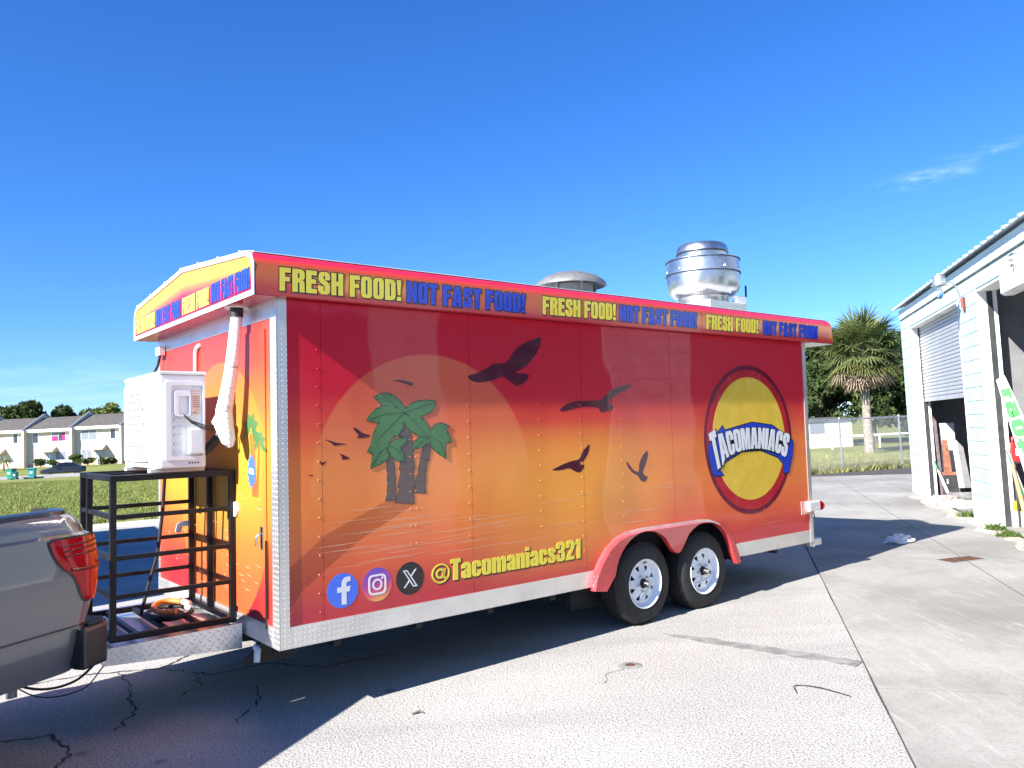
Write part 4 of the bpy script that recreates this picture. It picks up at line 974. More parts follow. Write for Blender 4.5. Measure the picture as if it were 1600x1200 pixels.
for k in range(46):
    v = random.uniform(0.12, 2.3); w = random.uniform(0.2, 0.9); L = random.uniform(0.05, 0.16)
    st.add([(-0.0152, v, w), (-0.0152, v + L * .5, w - .004), (-0.0152, v + L, w + .01), (-0.0152, v + L * .5, w + .004)], [(0, 1, 2, 3)])
tag(st.build('streak_print', INK_STREAK, TR, fix=False), kind='stuff')

# rear lamp and bumper
lp = MB().box(TL - 0.22, TL + 0.02, -0.014, -0.0085, 0.30, 0.44).build('lamp_bracket', plain('pale pink film', (0.75, 0.40, 0.36), 0.2, 0, 0.1), TR, bevel=0.002)
MB().box(TL - 0.12, TL + 0.10, -0.05, -0.0145, 0.325, 0.43).build('lamp_housing', plain('clear white plastic', (0.85, 0.82, 0.82), 0.15, 0, 0.05, coat=0.5), TR, bevel=0.012)
MB().lathe([(0.0005, 0.155), (0.03, 0.153), (0.045, 0.14), (0.052, 0.12), (0.052, 0.10)], (TL, -0.03, 0.375), 20, 'x').build('lamp_lens', REDL, TR, smooth=50)
MB().box(TL - 0.03, TL + 0.20, 0.02, TW - 0.02, -0.055, 0.015).build('rear_bumper', DIA_T, TR, bevel=0.004)
MB().tube([(TL + .01, -.012, .33), (TL + .03, -.012, .25), (TL + .012, -.012, .18)], 0.006, 6).build('lamp_wire', RUB, TR)

# roof vent (mushroom) and exhaust fan (spun bowl with stepped cap)
vt = empty('roof_vent'); vt.parent = TR; vt.location = (3.25, 0.80, 2.425)
MB().lathe([(0.20, -0.02), (0.20, 0.10), (0.215, 0.11), (0.215, 0.20)], n=36).build('vent_neck', VENTM, vt, smooth=40)
MB().lathe([(0.0005, 0.335), (0.08, 0.333), (0.17, 0.318), (0.25, 0.288), (0.31, 0.248), (0.338, 0.215), (0.340, 0.198), (0.325, 0.195), (0.30, 0.215), (0.20, 0.25), (0.0005, 0.27)], n=48).build('vent_hood', VENTM, vt, smooth=50)
for k in range(6):
    a = k * math.pi / 3 + .2; MB().bar((0.222 * math.cos(a), 0.222 * math.sin(a), 0.1), (0.235 * math.cos(a), 0.235 * math.sin(a), 0.225), 0.03, 0.006).build('vent_strut', VENTM, vt)
ef = empty('exhaust_fan'); ef.parent = TR; ef.location = (5.28, 0.80, 2.47)
MB().box(-0.33, 0.33, -0.33, 0.33, -0.03, 0.13).build('fan_curb', STEEL, ef, bevel=0.006)
MB().lathe([(0.27, 0.12), (0.275, 0.18), (0.285, 0.205), (0.33, 0.225), (0.375, 0.265), (0.395, 0.32), (0.40, 0.40), (0.40, 0.462), (0.412, 0.466), (0.412, 0.476), (0.40, 0.48), (0.40, 0.61), (0.410, 0.614), (0.410, 0.624), (0.392, 0.624), (0.38, 0.56), (0.25, 0.55)], n=56).build('fan_bowl', SPUN, ef, smooth=35)
MB().lathe([(0.268, 0.55), (0.275, 0.70), (0.283, 0.704), (0.288, 0.712), (0.284, 0.735), (0.27, 0.775), (0.25, 0.797), (0.235, 0.805), (0.21, 0.807), (0.20, 0.80), (0.0005, 0.805)], n=56).build('fan_cap', SPUN, ef, smooth=35)
for rr_, zz_ in ((0.4105, 0.4605), (0.409, 0.6095), (0.284, 0.7005)):
    MB().lathe([(rr_ - 0.012, zz_ - 0.004), (rr_, zz_ - 0.003), (rr_, zz_ + 0.002), (rr_ - 0.012, zz_ + 0.003)], n=56, close=True).build('fan_seam', UNDER, ef, smooth=50)
for k in range(10):
    a = k * 0.628; MB().lathe([(0.0005, 0.01), (0.008, 0.008), (0.01, 0.0)], (0.403 * math.cos(a), 0.403 * math.sin(a), 0.50), 8).build('bolt', STEEL, ef)
MB().box(0.10, 0.28, -0.36, -0.30, 0.12, 0.20).build('fan_switch', ALU, ef, bevel=0.01)
MB().tube([(0.30, -0.30, 0.16), (0.36, -0.30, 0.22), (0.39, -0.28, 0.34)], 0.012, 6).build('fan_cable', RUB, ef)

# tongue, deck and welded steel rack
tg = empty('tongue'); tg.parent = TR
MB().bar((0.3, 0.74, -0.05), (-1.40, 1.20, -0.05), 0.06, 0.11).build('tongue_beam', BLACK, tg)
MB().bar((0.3, 1.78, -0.05), (-1.40, 1.32, -0.05), 0.06, 0.11).build('tongue_beam', BLACK, tg)
MB().prism([(-0.83, 0.62), (-0.03, 0.55), (-0.03, 1.97), (-0.83, 1.90)], FLOOR, 0.028, 0.034).build('deck_plate', DIA_T, tg)
MB().prism([(-0.83, 0.045), (-0.83, -0.055), (-0.03, -0.085), (-0.03, 0.075)], lambda a, b, d: (a, d - (a + 0.83) * 0.087, b), 0.612, 0.618).build('deck_skirt', DIA_D, tg)
MB().prism([(0.62, 0.045), (0.62, -0.05), (1.9, -0.05), (1.9, 0.045)], FRONT, -0.838, -0.832).build('deck_skirt', DIA_F, tg)
MB().box(-1.62, -1.36, 1.19, 1.33, -0.06, 0.05).build('coupler', BLACK, tg, bevel=0.012)
MB().tube([(-1.22, 1.26, -0.30), (-1.22, 1.26, 0.42)], 0.032, 12).build('jack_post', STEEL, tg, smooth=50)
rk = empty('rack'); rk.parent = TR
UL, UR, VN, VF, WB, WT = -0.765, -0.035, 0.70, 1.56, 0.075, 1.047
s_ = 0.036
def rb(n_, a, b, s=s_): MB().bar(a, b, s).build(n_, BLACK, rk, bevel=0.002)
for u, v in ((UL, VN), (UR, VN), (UL, VF), (UR, VF), (UR, 1.145), (UL, 1.36)): rb('post', (u, v, WB), (u, v, WT))
for w in (WB, WT):
    for v in (VN, VF): rb('rail', (UL - s_ / 2, v, w), (UR + s_ / 2, v, w), s_ + .002)
    for u in (UL, UR): rb('rail', (u, VN, w + .001), (u, VF, w + .001))
for w in (0.325, 0.56, 0.81):
    for v in (VN, VF): rb('rail', (UL, v, w), (UR, v, w), 0.028)
    rb('rail', (UL, VN, w + .001), (UL, VF, w + .001), 0.028)
for u in (-0.62, -0.44, -0.24): rb('floor_bar', (u, VN, WB - .002), (u, VF, WB - .002), 0.03)
for v in (0.92, 1.30): rb('top_bar', (UL, v, WT - .002), (UR, v, WT - .002), 0.03)
# safety chain hanging to the truck
ch = MB(); N_ = 26
for k in range(N_):
    t = k / (N_ - 1); p = Vector((-1.25 + t * -0.95, 1.0 - 0.75 * t, -0.09 - 1.15 * t * (1 - t) + 0.02 * t)); q = Vector((-0.78, -0.62, -1.15 * (1 - 2 * t))).normalized()
    x = q; y = q.cross(Vector((0, 0, 1))).normalized()
    if k % 2: y = q.cross(y)
    ch.tube([p + x * 0.026 * math.cos(a) + y * 0.013 * math.sin(a) for a in [6.2832 * i / 10 for i in range(11)]], 0.0045, 5, cap=False)
tag(ch.build('safety_chain', HUBM, TR, fix=False), kind='stuff')
MB().tube(curve([(-0.80, 0.9, -0.08), (-0.95, 0.85, -0.17), (-1.15, 0.9, -0.18), (-1.4, 1.0, -0.05)]), 0.008, 8).build('trailer_cable', RUB, TR, smooth=60)
MB().tube(curve([(-0.80, 0.75, -0.08), (-0.93, 0.72, -0.19), (-1.15, 0.8, -0.20), (-1.35, 0.95, -0.05)]), 0.004, 8).build('breakaway_cable', RUB, TR, smooth=60)

# ---------------------------------------------------------------- condenser on the rack, its hose, coiled lines
AC = thing('air_conditioner', 'boxy white air conditioner condenser standing on the black steel rack', 'air conditioner', mw=mw @ Matrix.Translation((-0.50, 0.66, 1.095)))
A_, B_, C_ = 0.285, 0.88, 0.60                                    # depth u, length v, height w
cas = MB().box(0, A_, 0, B_, 0.0, C_).build('casing', ACW, AC, bevel=0.012)
MB().box(-0.006, A_ + 0.004, -0.006, B_ + 0.006, C_ + 0.0005, C_ + 0.022).build('lid', ACW, AC, bevel=0.006)
for v in (0.12, 0.72): MB().box(-0.03, A_ + 0.03, v, v + 0.06, -0.028, -0.001).build('foot', ACW, AC, bevel=0.004)
gr = MB().prism(rrect(0.26, 0.04, 0.84, 0.56, 0.02), FRONT, -0.016, -0.001, holes=[circ(0.55, 0.30, 0.235, 40)]).build('grille_panel', ACW, AC, bevel=0.003)
for k in range(25):
    v = 0.55 + (k - 12) * 0.0185; h = math.sqrt(max(0, 0.235 ** 2 - (v - .55) ** 2))
    if h > .03: MB().bar((-0.020, v, 0.30 - h), (-0.020, v, 0.30 + h), 0.006).build('grille_bar', ACW, gr)
for k in range(9):
    w = 0.30 + (k - 4) * 0.05; h = math.sqrt(max(0, 0.235 ** 2 - (w - .30) ** 2))
    MB().bar((-0.026, 0.55 - h, w), (-0.026, 0.55 + h, w), 0.006).build('grille_bar', ACW, gr)
MB().lathe([(0.0005, -0.001), (0.233, -0.001)], (0, 0.55, 0.30), 36, 'x').build('fan_opening', ACG, AC, fix=False)
# end panel relief: raised frame, cable recess, valve cover, pressed louvres
ep = MB().prism(rrect(0.03, 0.05, 0.275, 0.555, 0.012), lambda a, b, d: (a, d, b), -0.001, -0.016, holes=[rrect(0.062, 0.075, 0.262, 0.53, 0.012)]).build('end_frame', ACW, AC, bevel=0.005)
MB().prism(rrect(0.085, 0.33, 0.185, 0.50, 0.02), lambda a, b, d: (a, d, b), -0.001, -0.018, holes=[rrect(0.108, 0.342, 0.176, 0.462, 0.012)]).build('cable_cover', ACW, AC, bevel=0.006)
MB().box(0.16, 0.262, -0.055, -0.001, 0.085, 0.255).build('valve_cover', ACW, AC, bevel=0.014)
for k in range(5): MB().box(0.085, 0.135, -0.010, -0.001, 0.10 + k * 0.05, 0.115 + k * 0.05).build('louvre', ACW, AC, bevel=0.003)
MB().box(0.195, 0.25, -0.003, -0.001, 0.34, 0.50).build('rating_label', plain('peach label', (0.75, 0.52, 0.42), 0.5, 0, 0.1), AC)
for k, w in enumerate((0.525, 0.49, 0.463, 0.450, 0.437, 0.424, 0.411, 0.398, 0.36)):
    MB().box(0.20, 0.245 if k != 8 else 0.225, -0.0036, -0.0031, w - 0.008 - (0.012 if k == 0 else 0), w - 0.004).build('label_line', ACW if k < 2 else INK_MAR, AC)
mk = MB()
for k in range(13):
    w = 0.50 - k * 0.027; s = random.uniform(0.004, 0.012)
    mk.box(-0.0022, -0.0005, 0.12, 0.12 + s, w, w + 0.012)
mk.build('side_lettering', INK_K, AC, fix=False)
mk = MB()
for k in range(5): mk.box(-0.0022, -0.0005, 0.115, 0.128, 0.11 + k * 0.022, 0.125 + k * 0.022)
mk.build('side_lettering', plain('pink print', (0.75, 0.12, 0.30), 0.4, 0, 0.1), AC, fix=False)
for k in range(4): MB().lathe([(0.0005, -0.004), (0.005, -0.003), (0.006, -0.001)], (0.18 + k * 0.018, 0, 0.03), 8, 'y').build('port', INK_K, AC)
for c in (0, 0.012, 0.024):
    MB().tube([(0.14, -0.012, 0.345 - c * .3), (0.18, -0.05, 0.30 - c * .6), (0.25, -0.08, 0.27 - c), (0.33, -0.07, 0.262 - c), (0.385, -0.05, 0.262 - c * .6)], 0.004, 6).build('control_cable', RUB, AC, smooth=60)
MB().tube([(0.24, 0.05, 0.06), (0.30, 0.0, 0.12), (0.36, -0.01, 0.19), (0.40, 0.0, 0.27), (0.39, -0.02, 0.30)], 0.030, 10).build('refrigerant_line', RUB, AC, smooth=60)
HS = thing('insulated_hose', 'white taped insulation hose hanging from the soffit beside the condenser', 'hose', mw=mw)
path = [(-0.085, 0.44, 2.135), (-0.09, 0.44, 2.02), (-0.105, 0.445, 1.85), (-0.12, 0.455, 1.70), (-0.135, 0.475, 1.58), (-0.15, 0.50, 1.46), (-0.155, 0.49, 1.36), (-0.14, 0.455, 1.26), (-0.13, 0.445, 1.22)]
MB().tube(path, [0.030, 0.038, 0.041, 0.043, 0.046, 0.052, 0.060, 0.045, 0.018], 14).build('hose_wrap', HOSEW, HS, smooth=60)
MB().tube([(-0.15, 0.50, 1.44), (-0.17, 0.54, 1.40), (-0.185, 0.57, 1.375)], [0.045, 0.036, 0.026], 10).build('hose_branch', HOSEW, HS, smooth=60)
MB().tube([(-0.085, 0.44, 2.132), (-0.088, 0.44, 2.06)], 0.042, 14).build('rubber_collar', RUB, HS, smooth=50)
MB().lathe([(0.0405, -0.008), (0.074, -0.010), (0.078, -0.001), (0.05, 0.0)], (-0.085, 0.44, 2.1265), 28).build('flange', ALU, HS, smooth=40)
CO = thing('hose_coil', 'coil of orange and black gas hose on the rack floor', 'hose', mw=mw @ Matrix.Translation((-0.33, 1.05, 0.10)))
def coil(r0_, n, z0, seed):
    q = random.Random(seed); P = []
    for k in range(n * 18 + 1):
        a = 6.2832 * k / 18; r = r0_ * (1 + 0.12 * math.sin(a * 0.7 + seed)); P.append((r * math.cos(a) * 0.75, r * math.sin(a) * 1.3, z0 + 0.012 * k / 18 + 0.01 * math.sin(a * 1.3)))
    return P
MB().tube(coil(0.17, 2, 0.0, 1), 0.013, 8).build('black_hose', RUB, CO, smooth=60)
MB().tube([p for p in coil(0.15, 1, 0.045, 3)][:14], 0.018, 10).build('orange_hose', ORANGE, CO, smooth=60)
MB().tube([(0.08, -0.10, 0.05), (0.11, -0.03, 0.06), (0.10, 0.05, 0.06)], 0.022, 8).build('hose_fitting', PVC, CO, smooth=60)
MB().tube([(-0.36, 1.06, 1.08), (-0.37, 1.08, 0.8), (-0.40, 1.10, 0.5), (-0.47, 1.1, 0.26), (-0.50, 1.12, 0.11)], 0.012, 8).build('drop_cable', RUB, TR, smooth=60)
# ---------------------------------------------------------------- pickup that tows the trailer (x out to its near side, y to the rear)
taz = math.radians(18.5)
tm = Matrix(((math.cos(taz), math.sin(taz), 0, -2.341), (-math.sin(taz), math.cos(taz), 0, 4.227), (0, 0, 1, 0), (0, 0, 0, 1)))
TK = thing('pickup_truck', 'grey pickup truck with red tail lamp hitched to the trailer', 'truck', mw=tm)
XC, HW = -1.0, 1.0                                                   # centre line, half width
lev = [(z_, o_, r_ + 0.105) for z_, o_, r_ in [(0.54, -0.075, 0.03), (0.62, -0.045, 0.05), (0.70, -0.025, 0.06), (0.775, -0.016, 0.066), (0.785, -0.018, 0.066), (0.90, 0.0, 0.085), (1.00, 0.006, 0.10), (1.10, 0.006, 0.105), (1.20, -0.004, 0.10), (1.252, -0.008, 0.088), (1.266, -0.026, 0.07), (1.30, -0.031, 0.055), (1.345, -0.044, 0.02), (1.365, -0.066, 0.0)]]
def truck_pt(arcl, off, rear, out=0.0):
    """arcl: distance along the side measured from y=0 (positive wraps round the rear corner)"""
    rc = 0.16; y0 = rear - rc
    s = off + out
    if arcl <= y0: return (s, arcl)
    a = (arcl - y0) / rc
    if a <= math.pi / 2: return (s - rc + (rc + 0) * math.cos(a), y0 + (rc + out) * math.sin(a))
    return (s - rc - (a - math.pi / 2) * rc, rear + out)
def lev_at(z):
    for (z0, o0, r0_), (z1, o1, r1) in zip(lev, lev[1:]):
        if z <= z1 or z1 == lev[-1][0]:
            t = (z - z0) / (z1 - z0); return o0 + (o1 - o0) * t, r0_ + (r1 - r0_) * t
arcs = [-2.02 + k * 0.08 for k in range(23)] + [-0.2 + k * 0.03 for k in range(16)]
def bedside(sgn):
    b = MB(); n = len(arcs)
    for z, o_, r_ in lev:
        for a in arcs:
            x, y = truck_pt(a, o_, r_); x = x if sgn > 0 else 2 * XC - x; b.v.append((x, y, z))
    for i in range(len(lev) - 1):
        for k in range(n - 1):
            a = i * n + k; q = (a, a + 1, a + n + 1, a + n)
            cy = (arcs[k] + arcs[k + 1]) / 2; cz = (lev[i][0] + lev[i + 1][0]) / 2
            if math.hypot(cy + 1.18, cz - 0.42) < 0.50: continue
            b.f.append(q if sgn > 0 else q[::-1])
    return b
for sgn in (1, -1):
    bs_ = bedside(sgn).build('bed_side', PAINT, TK, smooth=32)
    X = lambda x: x if sgn > 0 else 2 * XC - x
    sm = MB()
    for a, b in zip(arcs, arcs[1:]):
        if abs(a + 1.18) < 0.42: continue
        o_, r_ = lev_at(0.780); p, q = truck_pt(a, o_, r_, 0.0015), truck_pt(b, o_, r_, 0.0015); sm.bar((X(p[0]), p[1], 0.780), (X(q[0]), q[1], 0.780), 0.004, 0.009)
    tag(sm.build('body_seam', INK_K, bs_, fix=False), kind='stuff')
    ar = MB()
    for k in range(24):
        a0_, a1_ = math.pi * (-0.06 + 1.12 * k / 24), math.pi * (-0.06 + 1.12 * (k + 1) / 24)
        ar.bar((X(-0.01), -1.18 + 0.51 * math.cos(a0_), 0.42 + 0.51 * math.sin(a0_)), (X(-0.01), -1.18 + 0.51 * math.cos(a1_), 0.42 + 0.51 * math.sin(a1_)), 0.07, 0.07, up=(1, 0, 0))
    ar.build('arch_flare', BLKP, TK, fix=False)
    # dark rail cap on top of the bed
    cp = MB(); R_ = []
    for a in [-2.02, -1.5, -1.0, -0.5, -0.25, -0.12, -0.04, 0.02, 0.08, 0.14, 0.20, 0.26]:
        x, y = truck_pt(a, -0.070, 0.095); R_.append((x, y))
    o = len(cp.v)
    for (x, y), (x2, y2) in zip(R_, R_[1:]):
        pass
    pr = [(0.006, 1.366), (0.002, 1.384), (-0.03, 1.392), (-0.11, 1.390), (-0.115, 1.33)]
    for x, y in R_:
        for dx, z in pr: cp.v.append((X(x + dx), y, z))
    m_ = len(pr)
    for i in range(len(R_) - 1):
        for k in range(m_ - 1):
            a = i * m_ + k; cp.f.append((a, a + 1, a + m_ + 1, a + m_))
    cp.build('bed_rail_cap', BLKP, TK, smooth=40)
    # tail lamp wrapped round the corner
    rows_ = [(1.243, -0.12, 0.34), (1.228, -0.15, 0.36), (1.18, -0.135, 0.36), (1.13, -0.11, 0.36), (1.085, -0.07, 0.36), (1.062, -0.03, 0.35), (1.03, -0.005, 0.34), (0.99, 0.012, 0.33), (0.94, 0.034, 0.31), (0.915, 0.052, 0.28), (0.905, 0.075, 0.24)]
    def lamp_patch(rows, out, nc=14):
        L = MB()
        for z, a0_, a1_ in rows:
            o_, r_ = lev_at(z)
            for k in range(nc + 1):
                t = k / nc; e = min(t, 1 - t) * 2; x, y = truck_pt(a0_ + (a1_ - a0_) * t, o_, r_, out * min(1, 0.35 + e * 4)); L.v.append((X(x), y, z))
        for i in range(len(rows) - 1):
            for k in range(nc):
                a = i * (nc + 1) + k; L.f.append((a, a + 1, a + nc + 2, a + nc + 1))
        return L
    bz = lamp_patch([(z + (0.008 if i < 2 else (-0.008 if i > 8 else 0)), a - 0.013, b + 0.006) for i, (z, a, b) in enumerate(rows_)], 0.006).build('lamp_bezel', BLKP, TK, smooth=60)
    tl = lamp_patch(rows_, 0.016).build('tail_lamp', REDL, TK, smooth=60)
    for z in (1.205, 1.178, 1.150):
        rbm = MB(); o_, r_ = lev_at(z); P = []
        for k in range(9):
            x, y = truck_pt(-0.08 + k * 0.030, o_, r_, 0.0125); P.append((X(x), y, z + k * 0.0015))
        rbm.tube(P, 0.006, 6).build('lamp_rib', plain('dark red lens rib', (0.16, 0.002, 0.004), 0.3, 0, 0.05, spec=0.2), tl, smooth=60)
    P = []
    for k in range(9):
        o_, r_ = lev_at(1.075); x, y = truck_pt(-0.04 + k * 0.036, o_, r_, 0.016); P.append((X(x), y, 1.082 - 0.010 * math.sin(k / 8 * 3.14)))
    MB().tube(P, 0.008, 6).build('lamp_step', plain('deep red lens step', (0.20, 0.003, 0.005), 0.3, 0, 0.05, spec=0.2), tl, smooth=60)
    o_, r_ = lev_at(0.945); x, y = truck_pt(0.13, o_, r_, 0.013)
    MB().box(min(X(x), X(x - 0.03)), max(X(x), X(x - 0.03)), y - 0.012, y + 0.012, 0.925, 0.965).build('lamp_reflector', plain('bright red reflector', (0.75, 0.03, 0.03), 0.1, 0, 0.05, coat=1.0), tl, bevel=0.003)
# tailgate, bed, bumper
MB().box(-1.80, -0.20, 0.09, 0.175, 0.72, 1.345).build('tailgate', PAINT, TK, bevel=0.02)
MB().box(-1.25, -0.75, 0.176, 0.19, 1.16, 1.24).build('tailgate_handle', BLKP, TK, bevel=0.006)
MB().box(-1.86, -0.14, -2.02, 0.09, 0.80, 0.84).box(-0.20, -0.14, -2.02, 0.09, 0.84, 1.33).box(-1.86, -1.80, -2.02, 0.09, 0.84, 1.33).box(-1.86, -0.14, -2.04, -2.0, 0.84, 1.34).build('cargo_bed', BLKP, TK, fix=False)
bp = MB().prism([(-2.03, 0.02), (-2.0, 0.20), (-1.91, 0.29), (-1.5, 0.32), (-0.5, 0.32), (-0.09, 0.29), (0.0, 0.20), (0.03, 0.02), (-0.06, 0.02), (-0.10, 0.12), (-1.90, 0.12), (-1.94, 0.02)], FLOOR, 0.545, 0.762).build('rear_bumper', BLKP, TK, bevel=0.02)
MB().prism([(-1.99, 0.09), (-1.98, 0.19), (-1.90, 0.275), (-0.10, 0.275), (-0.02, 0.19), (-0.01, 0.09)], FLOOR, 0.7625, 0.772).build('bumper_step', RUB, bp, bevel=0.004)
MB().bar((-1.0, 0.0, 0.47), (-1.0, 0.46, 0.47), 0.06).build('hitch_bar', BLACK, TK)
MB().lathe([(0.0005, 0.56), (0.018, 0.555), (0.025, 0.535), (0.018, 0.51), (0.012, 0.50), (0.02, 0.495)], (-1.0, 0.44, 0), 16).build('hitch_ball', CHROME, TK, smooth=60)
# cab and nose
def loft(rings, name, mat, smooth=30, cap=True):
    b = MB(); n = len(rings[0])
    for R in rings: b.v += [tuple(p) for p in R]
    for i in range(len(rings) - 1):
        for k in range(n): b.f.append((i * n + k, i * n + (k + 1) % n, (i + 1) * n + (k + 1) % n, (i + 1) * n + k))
    if cap: b.f.append(tuple(reversed(range(n)))); b.f.append(tuple((len(rings) - 1) * n + k for k in range(n)))
    return b.build(name, mat, TK, smooth=smooth)
def sec(y, zb, zt, hb, ht, r=0.08):
    return [(XC - hb, y, zb), (XC + hb, y, zb), (XC + hb + 0.02, y, zb + (zt - zb) * 0.45), (XC + ht + r * .3, y, zt - r), (XC + ht - r * .4, y, zt - r * .2), (XC + ht - r * 1.6, y, zt), (XC - ht + r * 1.6, y, zt), (XC - ht + r * .4, y, zt - r * .2), (XC - ht - r * .3, y, zt - r), (XC - hb - 0.02, y, zb + (zt - zb) * 0.45)]
loft([sec(-2.06, 0.50, 1.26, 0.97, 0.95), sec(-3.9, 0.48, 1.25, 0.98, 0.96), sec(-4.3, 0.48, 1.24, 0.98, 0.94), sec(-5.1, 0.50, 1.16, 0.97, 0.90), sec(-5.55, 0.55, 1.08, 0.93, 0.84), sec(-5.62, 0.60, 0.98, 0.86, 0.78)], 'cab_body', PAINT)
loft([sec(-2.08, 1.24, 1.26, 0.93, 0.90, .01), sec(-2.10, 1.25, 1.40, 0.92, 0.86, .03), sec(-2.22, 1.25, 1.84, 0.92, 0.74, .06), sec(-2.6, 1.25, 1.90, 0.92, 0.74, .06), sec(-3.4, 1.25, 1.88, 0.92, 0.74, .06), sec(-3.75, 1.25, 1.76, 0.92, 0.72, .06), sec(-4.3, 1.22, 1.26, 0.90, 0.86, .01)], 'cab_roof', PAINT)
for sg in (1, -1):
    for y0, y1 in ((-2.35, -3.0), (-3.08, -3.85)):
        MB().add([(XC + sg * 0.935, y0, 1.30), (XC + sg * 0.935, y1 - (0.2 if y1 < -3.5 else 0), 1.30), (XC + sg * 0.815, y1, 1.74), (XC + sg * 0.815, y0, 1.76)], [(0, 1, 2, 3) if sg > 0 else (3, 2, 1, 0)]).build('side_window', GLASSD, TK, fix=False)
for y in (-1.18, -4.75):
    for sg in (1, -1):
        wh = empty('wheel'); wh.parent = TK; wh.location = (XC + sg * 0.97, y, 0.40); wh.rotation_euler = (0, 0, 0 if sg > 0 else math.pi)
        MB().lathe([(0.24, -0.02), (0.30, 0.0), (0.37, -0.01), (0.395, -0.04), (0.40, -0.08), (0.40, -0.20), (0.385, -0.25), (0.24, -0.24)], n=40, axis='x').build('tyre', TYRE, wh, smooth=40)
        MB().lathe([(0.0005, -0.05), (0.07, -0.05), (0.1, -0.07), (0.2, -0.06), (0.235, -0.02), (0.245, -0.03), (0.24, -0.2)], n=40, axis='x').build('rim', STEEL, wh, smooth=40)

# unseen container, added left of view to shade the lot behind the rack
ca, cb = Vector((-6.25, 7.3, 0)), Vector((-10.75, 15.0, 0)); cdv = (cb - ca).normalized(); cl = (cb - ca).length; cn = Vector((-cdv.y, cdv.x, 0))
cmx = Matrix(((cdv.x, cn.x, 0, ca.x), (cdv.y, cn.y, 0, ca.y), (0, 0, 1, 0), (0, 0, 0, 1)))
CN = thing('shadow_container', 'blue grey steel container added out of view on the left to shade the lot', 'container', mw=cmx)
MB().box(0.03, cl - 0.03, 0.03, 2.40, 0.12, 2.56).build('container_shell', CONT, CN)
for sy in (0.0, 2.43):
    rbm = MB()
    for k in range(int(cl / 0.28)): rbm.box(0.12 + k * 0.28, 0.26 + k * 0.28, min(sy, sy + (0.03 if sy < 1 else -0.03)), max(sy + .0, sy + (0.03 if sy < 1 else -0.03)), 0.22, 2.46)
    tag(rbm.build('corrugation', CONT, CN, fix=False), kind='stuff')
MB().box(0, cl, 0, 2.43, 2.562, 2.60).build('container_roof', CONT, CN)
for x in (0.0, cl - 0.12):
    for y in (0.0, 2.31): MB().box(x, x + 0.12, y, y + 0.12, 0.0, 2.56).build('corner_post', CONT, CN)
# ---------------------------------------------------------------- block warehouse on the right (x along the wall away from us, y inwards, z up)
bm4 = Matrix(((BD.x, -BN.x, 0, B0.x), (BD.y, -BN.y, 0, B0.y), (0, 0, 1, 0), (0, 0, 0, 1)))
WHS = thing('warehouse', 'pale blue painted block warehouse with open roller doors on the right', 'building', mw=bm4)
S1, HT, EV = 5.743, 3.42, 3.93
NE, DP, END = -4.25, 9.0, -14.5
PIERS = [(4.74, S1), (0.0, 1.05), (-5.42, NE), (-8.62, -7.75), (END, -12.6)]     # block piers between the openings
OPEN = [(1.05, 4.74), (NE, 0.0), (-7.75, -5.42), (-12.6, -8.62)]
wl = MB()
for a, b in PIERS: wl.box(a, b, 0.012, 0.25, -0.05, HT)
wl.box(END, S1, 0.012, 0.25, HT, EV - 0.04)
wl.build('wall_core', MORTAR, WHS, fix=False)
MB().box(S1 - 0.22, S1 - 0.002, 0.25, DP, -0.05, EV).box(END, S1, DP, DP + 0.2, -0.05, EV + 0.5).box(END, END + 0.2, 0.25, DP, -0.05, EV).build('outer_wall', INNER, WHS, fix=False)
MB().box(END, S1 - .23, 0.05, DP, -0.08, 0.012).build('floor_slab', CONC, WHS)
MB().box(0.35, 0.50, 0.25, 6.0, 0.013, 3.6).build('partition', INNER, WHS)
# each painted block of the wall face
bl = MB().box(0, 0.392, 0, 0.03, 0, 0.194).mesh('block', BLOCK, bevel=0.004)
hb = MB().box(0, 0.192, 0, 0.03, 0, 0.194).mesh('half_block', BLOCK, bevel=0.004)
def course(x0, x1, k):
    x = x0; z = 0.203 * k + 0.004; first = True
    while x < x1 - 0.12:
        wdt = 0.4
        if first and k % 2: wdt = 0.2
        if x + wdt > x1 + 0.02: wdt = x1 - x
        o = obj('block', hb if wdt < 0.3 else bl, WHS, loc=(x + 0.003, random.uniform(-0.001, 0.001), z))
        w0 = 0.192 if wdt < 0.3 else 0.392
        o.scale = ((wdt - 0.007) / w0, 1, 1); x += wdt; first = False
for k in range(1, 17):
    course(4.745, S1, k); course(0.002, 1.048, k); course(-5.418, NE - .002, k)
course(-5.4, S1, 17)
MB().box(END, -5.41, -0.001, 0.0115, HT + 0.02, 3.66).box(-8.618, -7.752, -0.001, 0.0115, 0.0, HT + .019).box(END, -12.602, -0.001, 0.0115, 0.0, HT + .019).build('wall_face', BLOCK, WHS, fix=False)
for x0, x1 in ((4.742, S1 + .003), (-0.002, 1.052), (-5.42, NE)):
    MB().box(x0, x1, -0.006, 0.0115, -0.04, 0.203).build('plinth', WHITEP, WHS)
# cast beam with a crack below it
MB().box(END, S1, -0.016, 0.0115, 3.690, EV - 0.04).build('ring_beam', plain('pale beam paint', (0.56, 0.72, 0.73), 0.7, 0, 0.05, vs=1.5, bump=0.3), WHS, bevel=0.004)
ck = MB(); pz = 3.672
for k in range(80):
    a = S1 - k * 0.18; nz_ = 3.672 + random.uniform(-0.006, 0.006); ck.bar((a, -0.004, pz), (a - 0.18, -0.004, nz_), 0.002, random.choice((0.008, 0.012, 0.02))); pz = nz_
ck.build('crack', CRACK, WHS, fix=False)
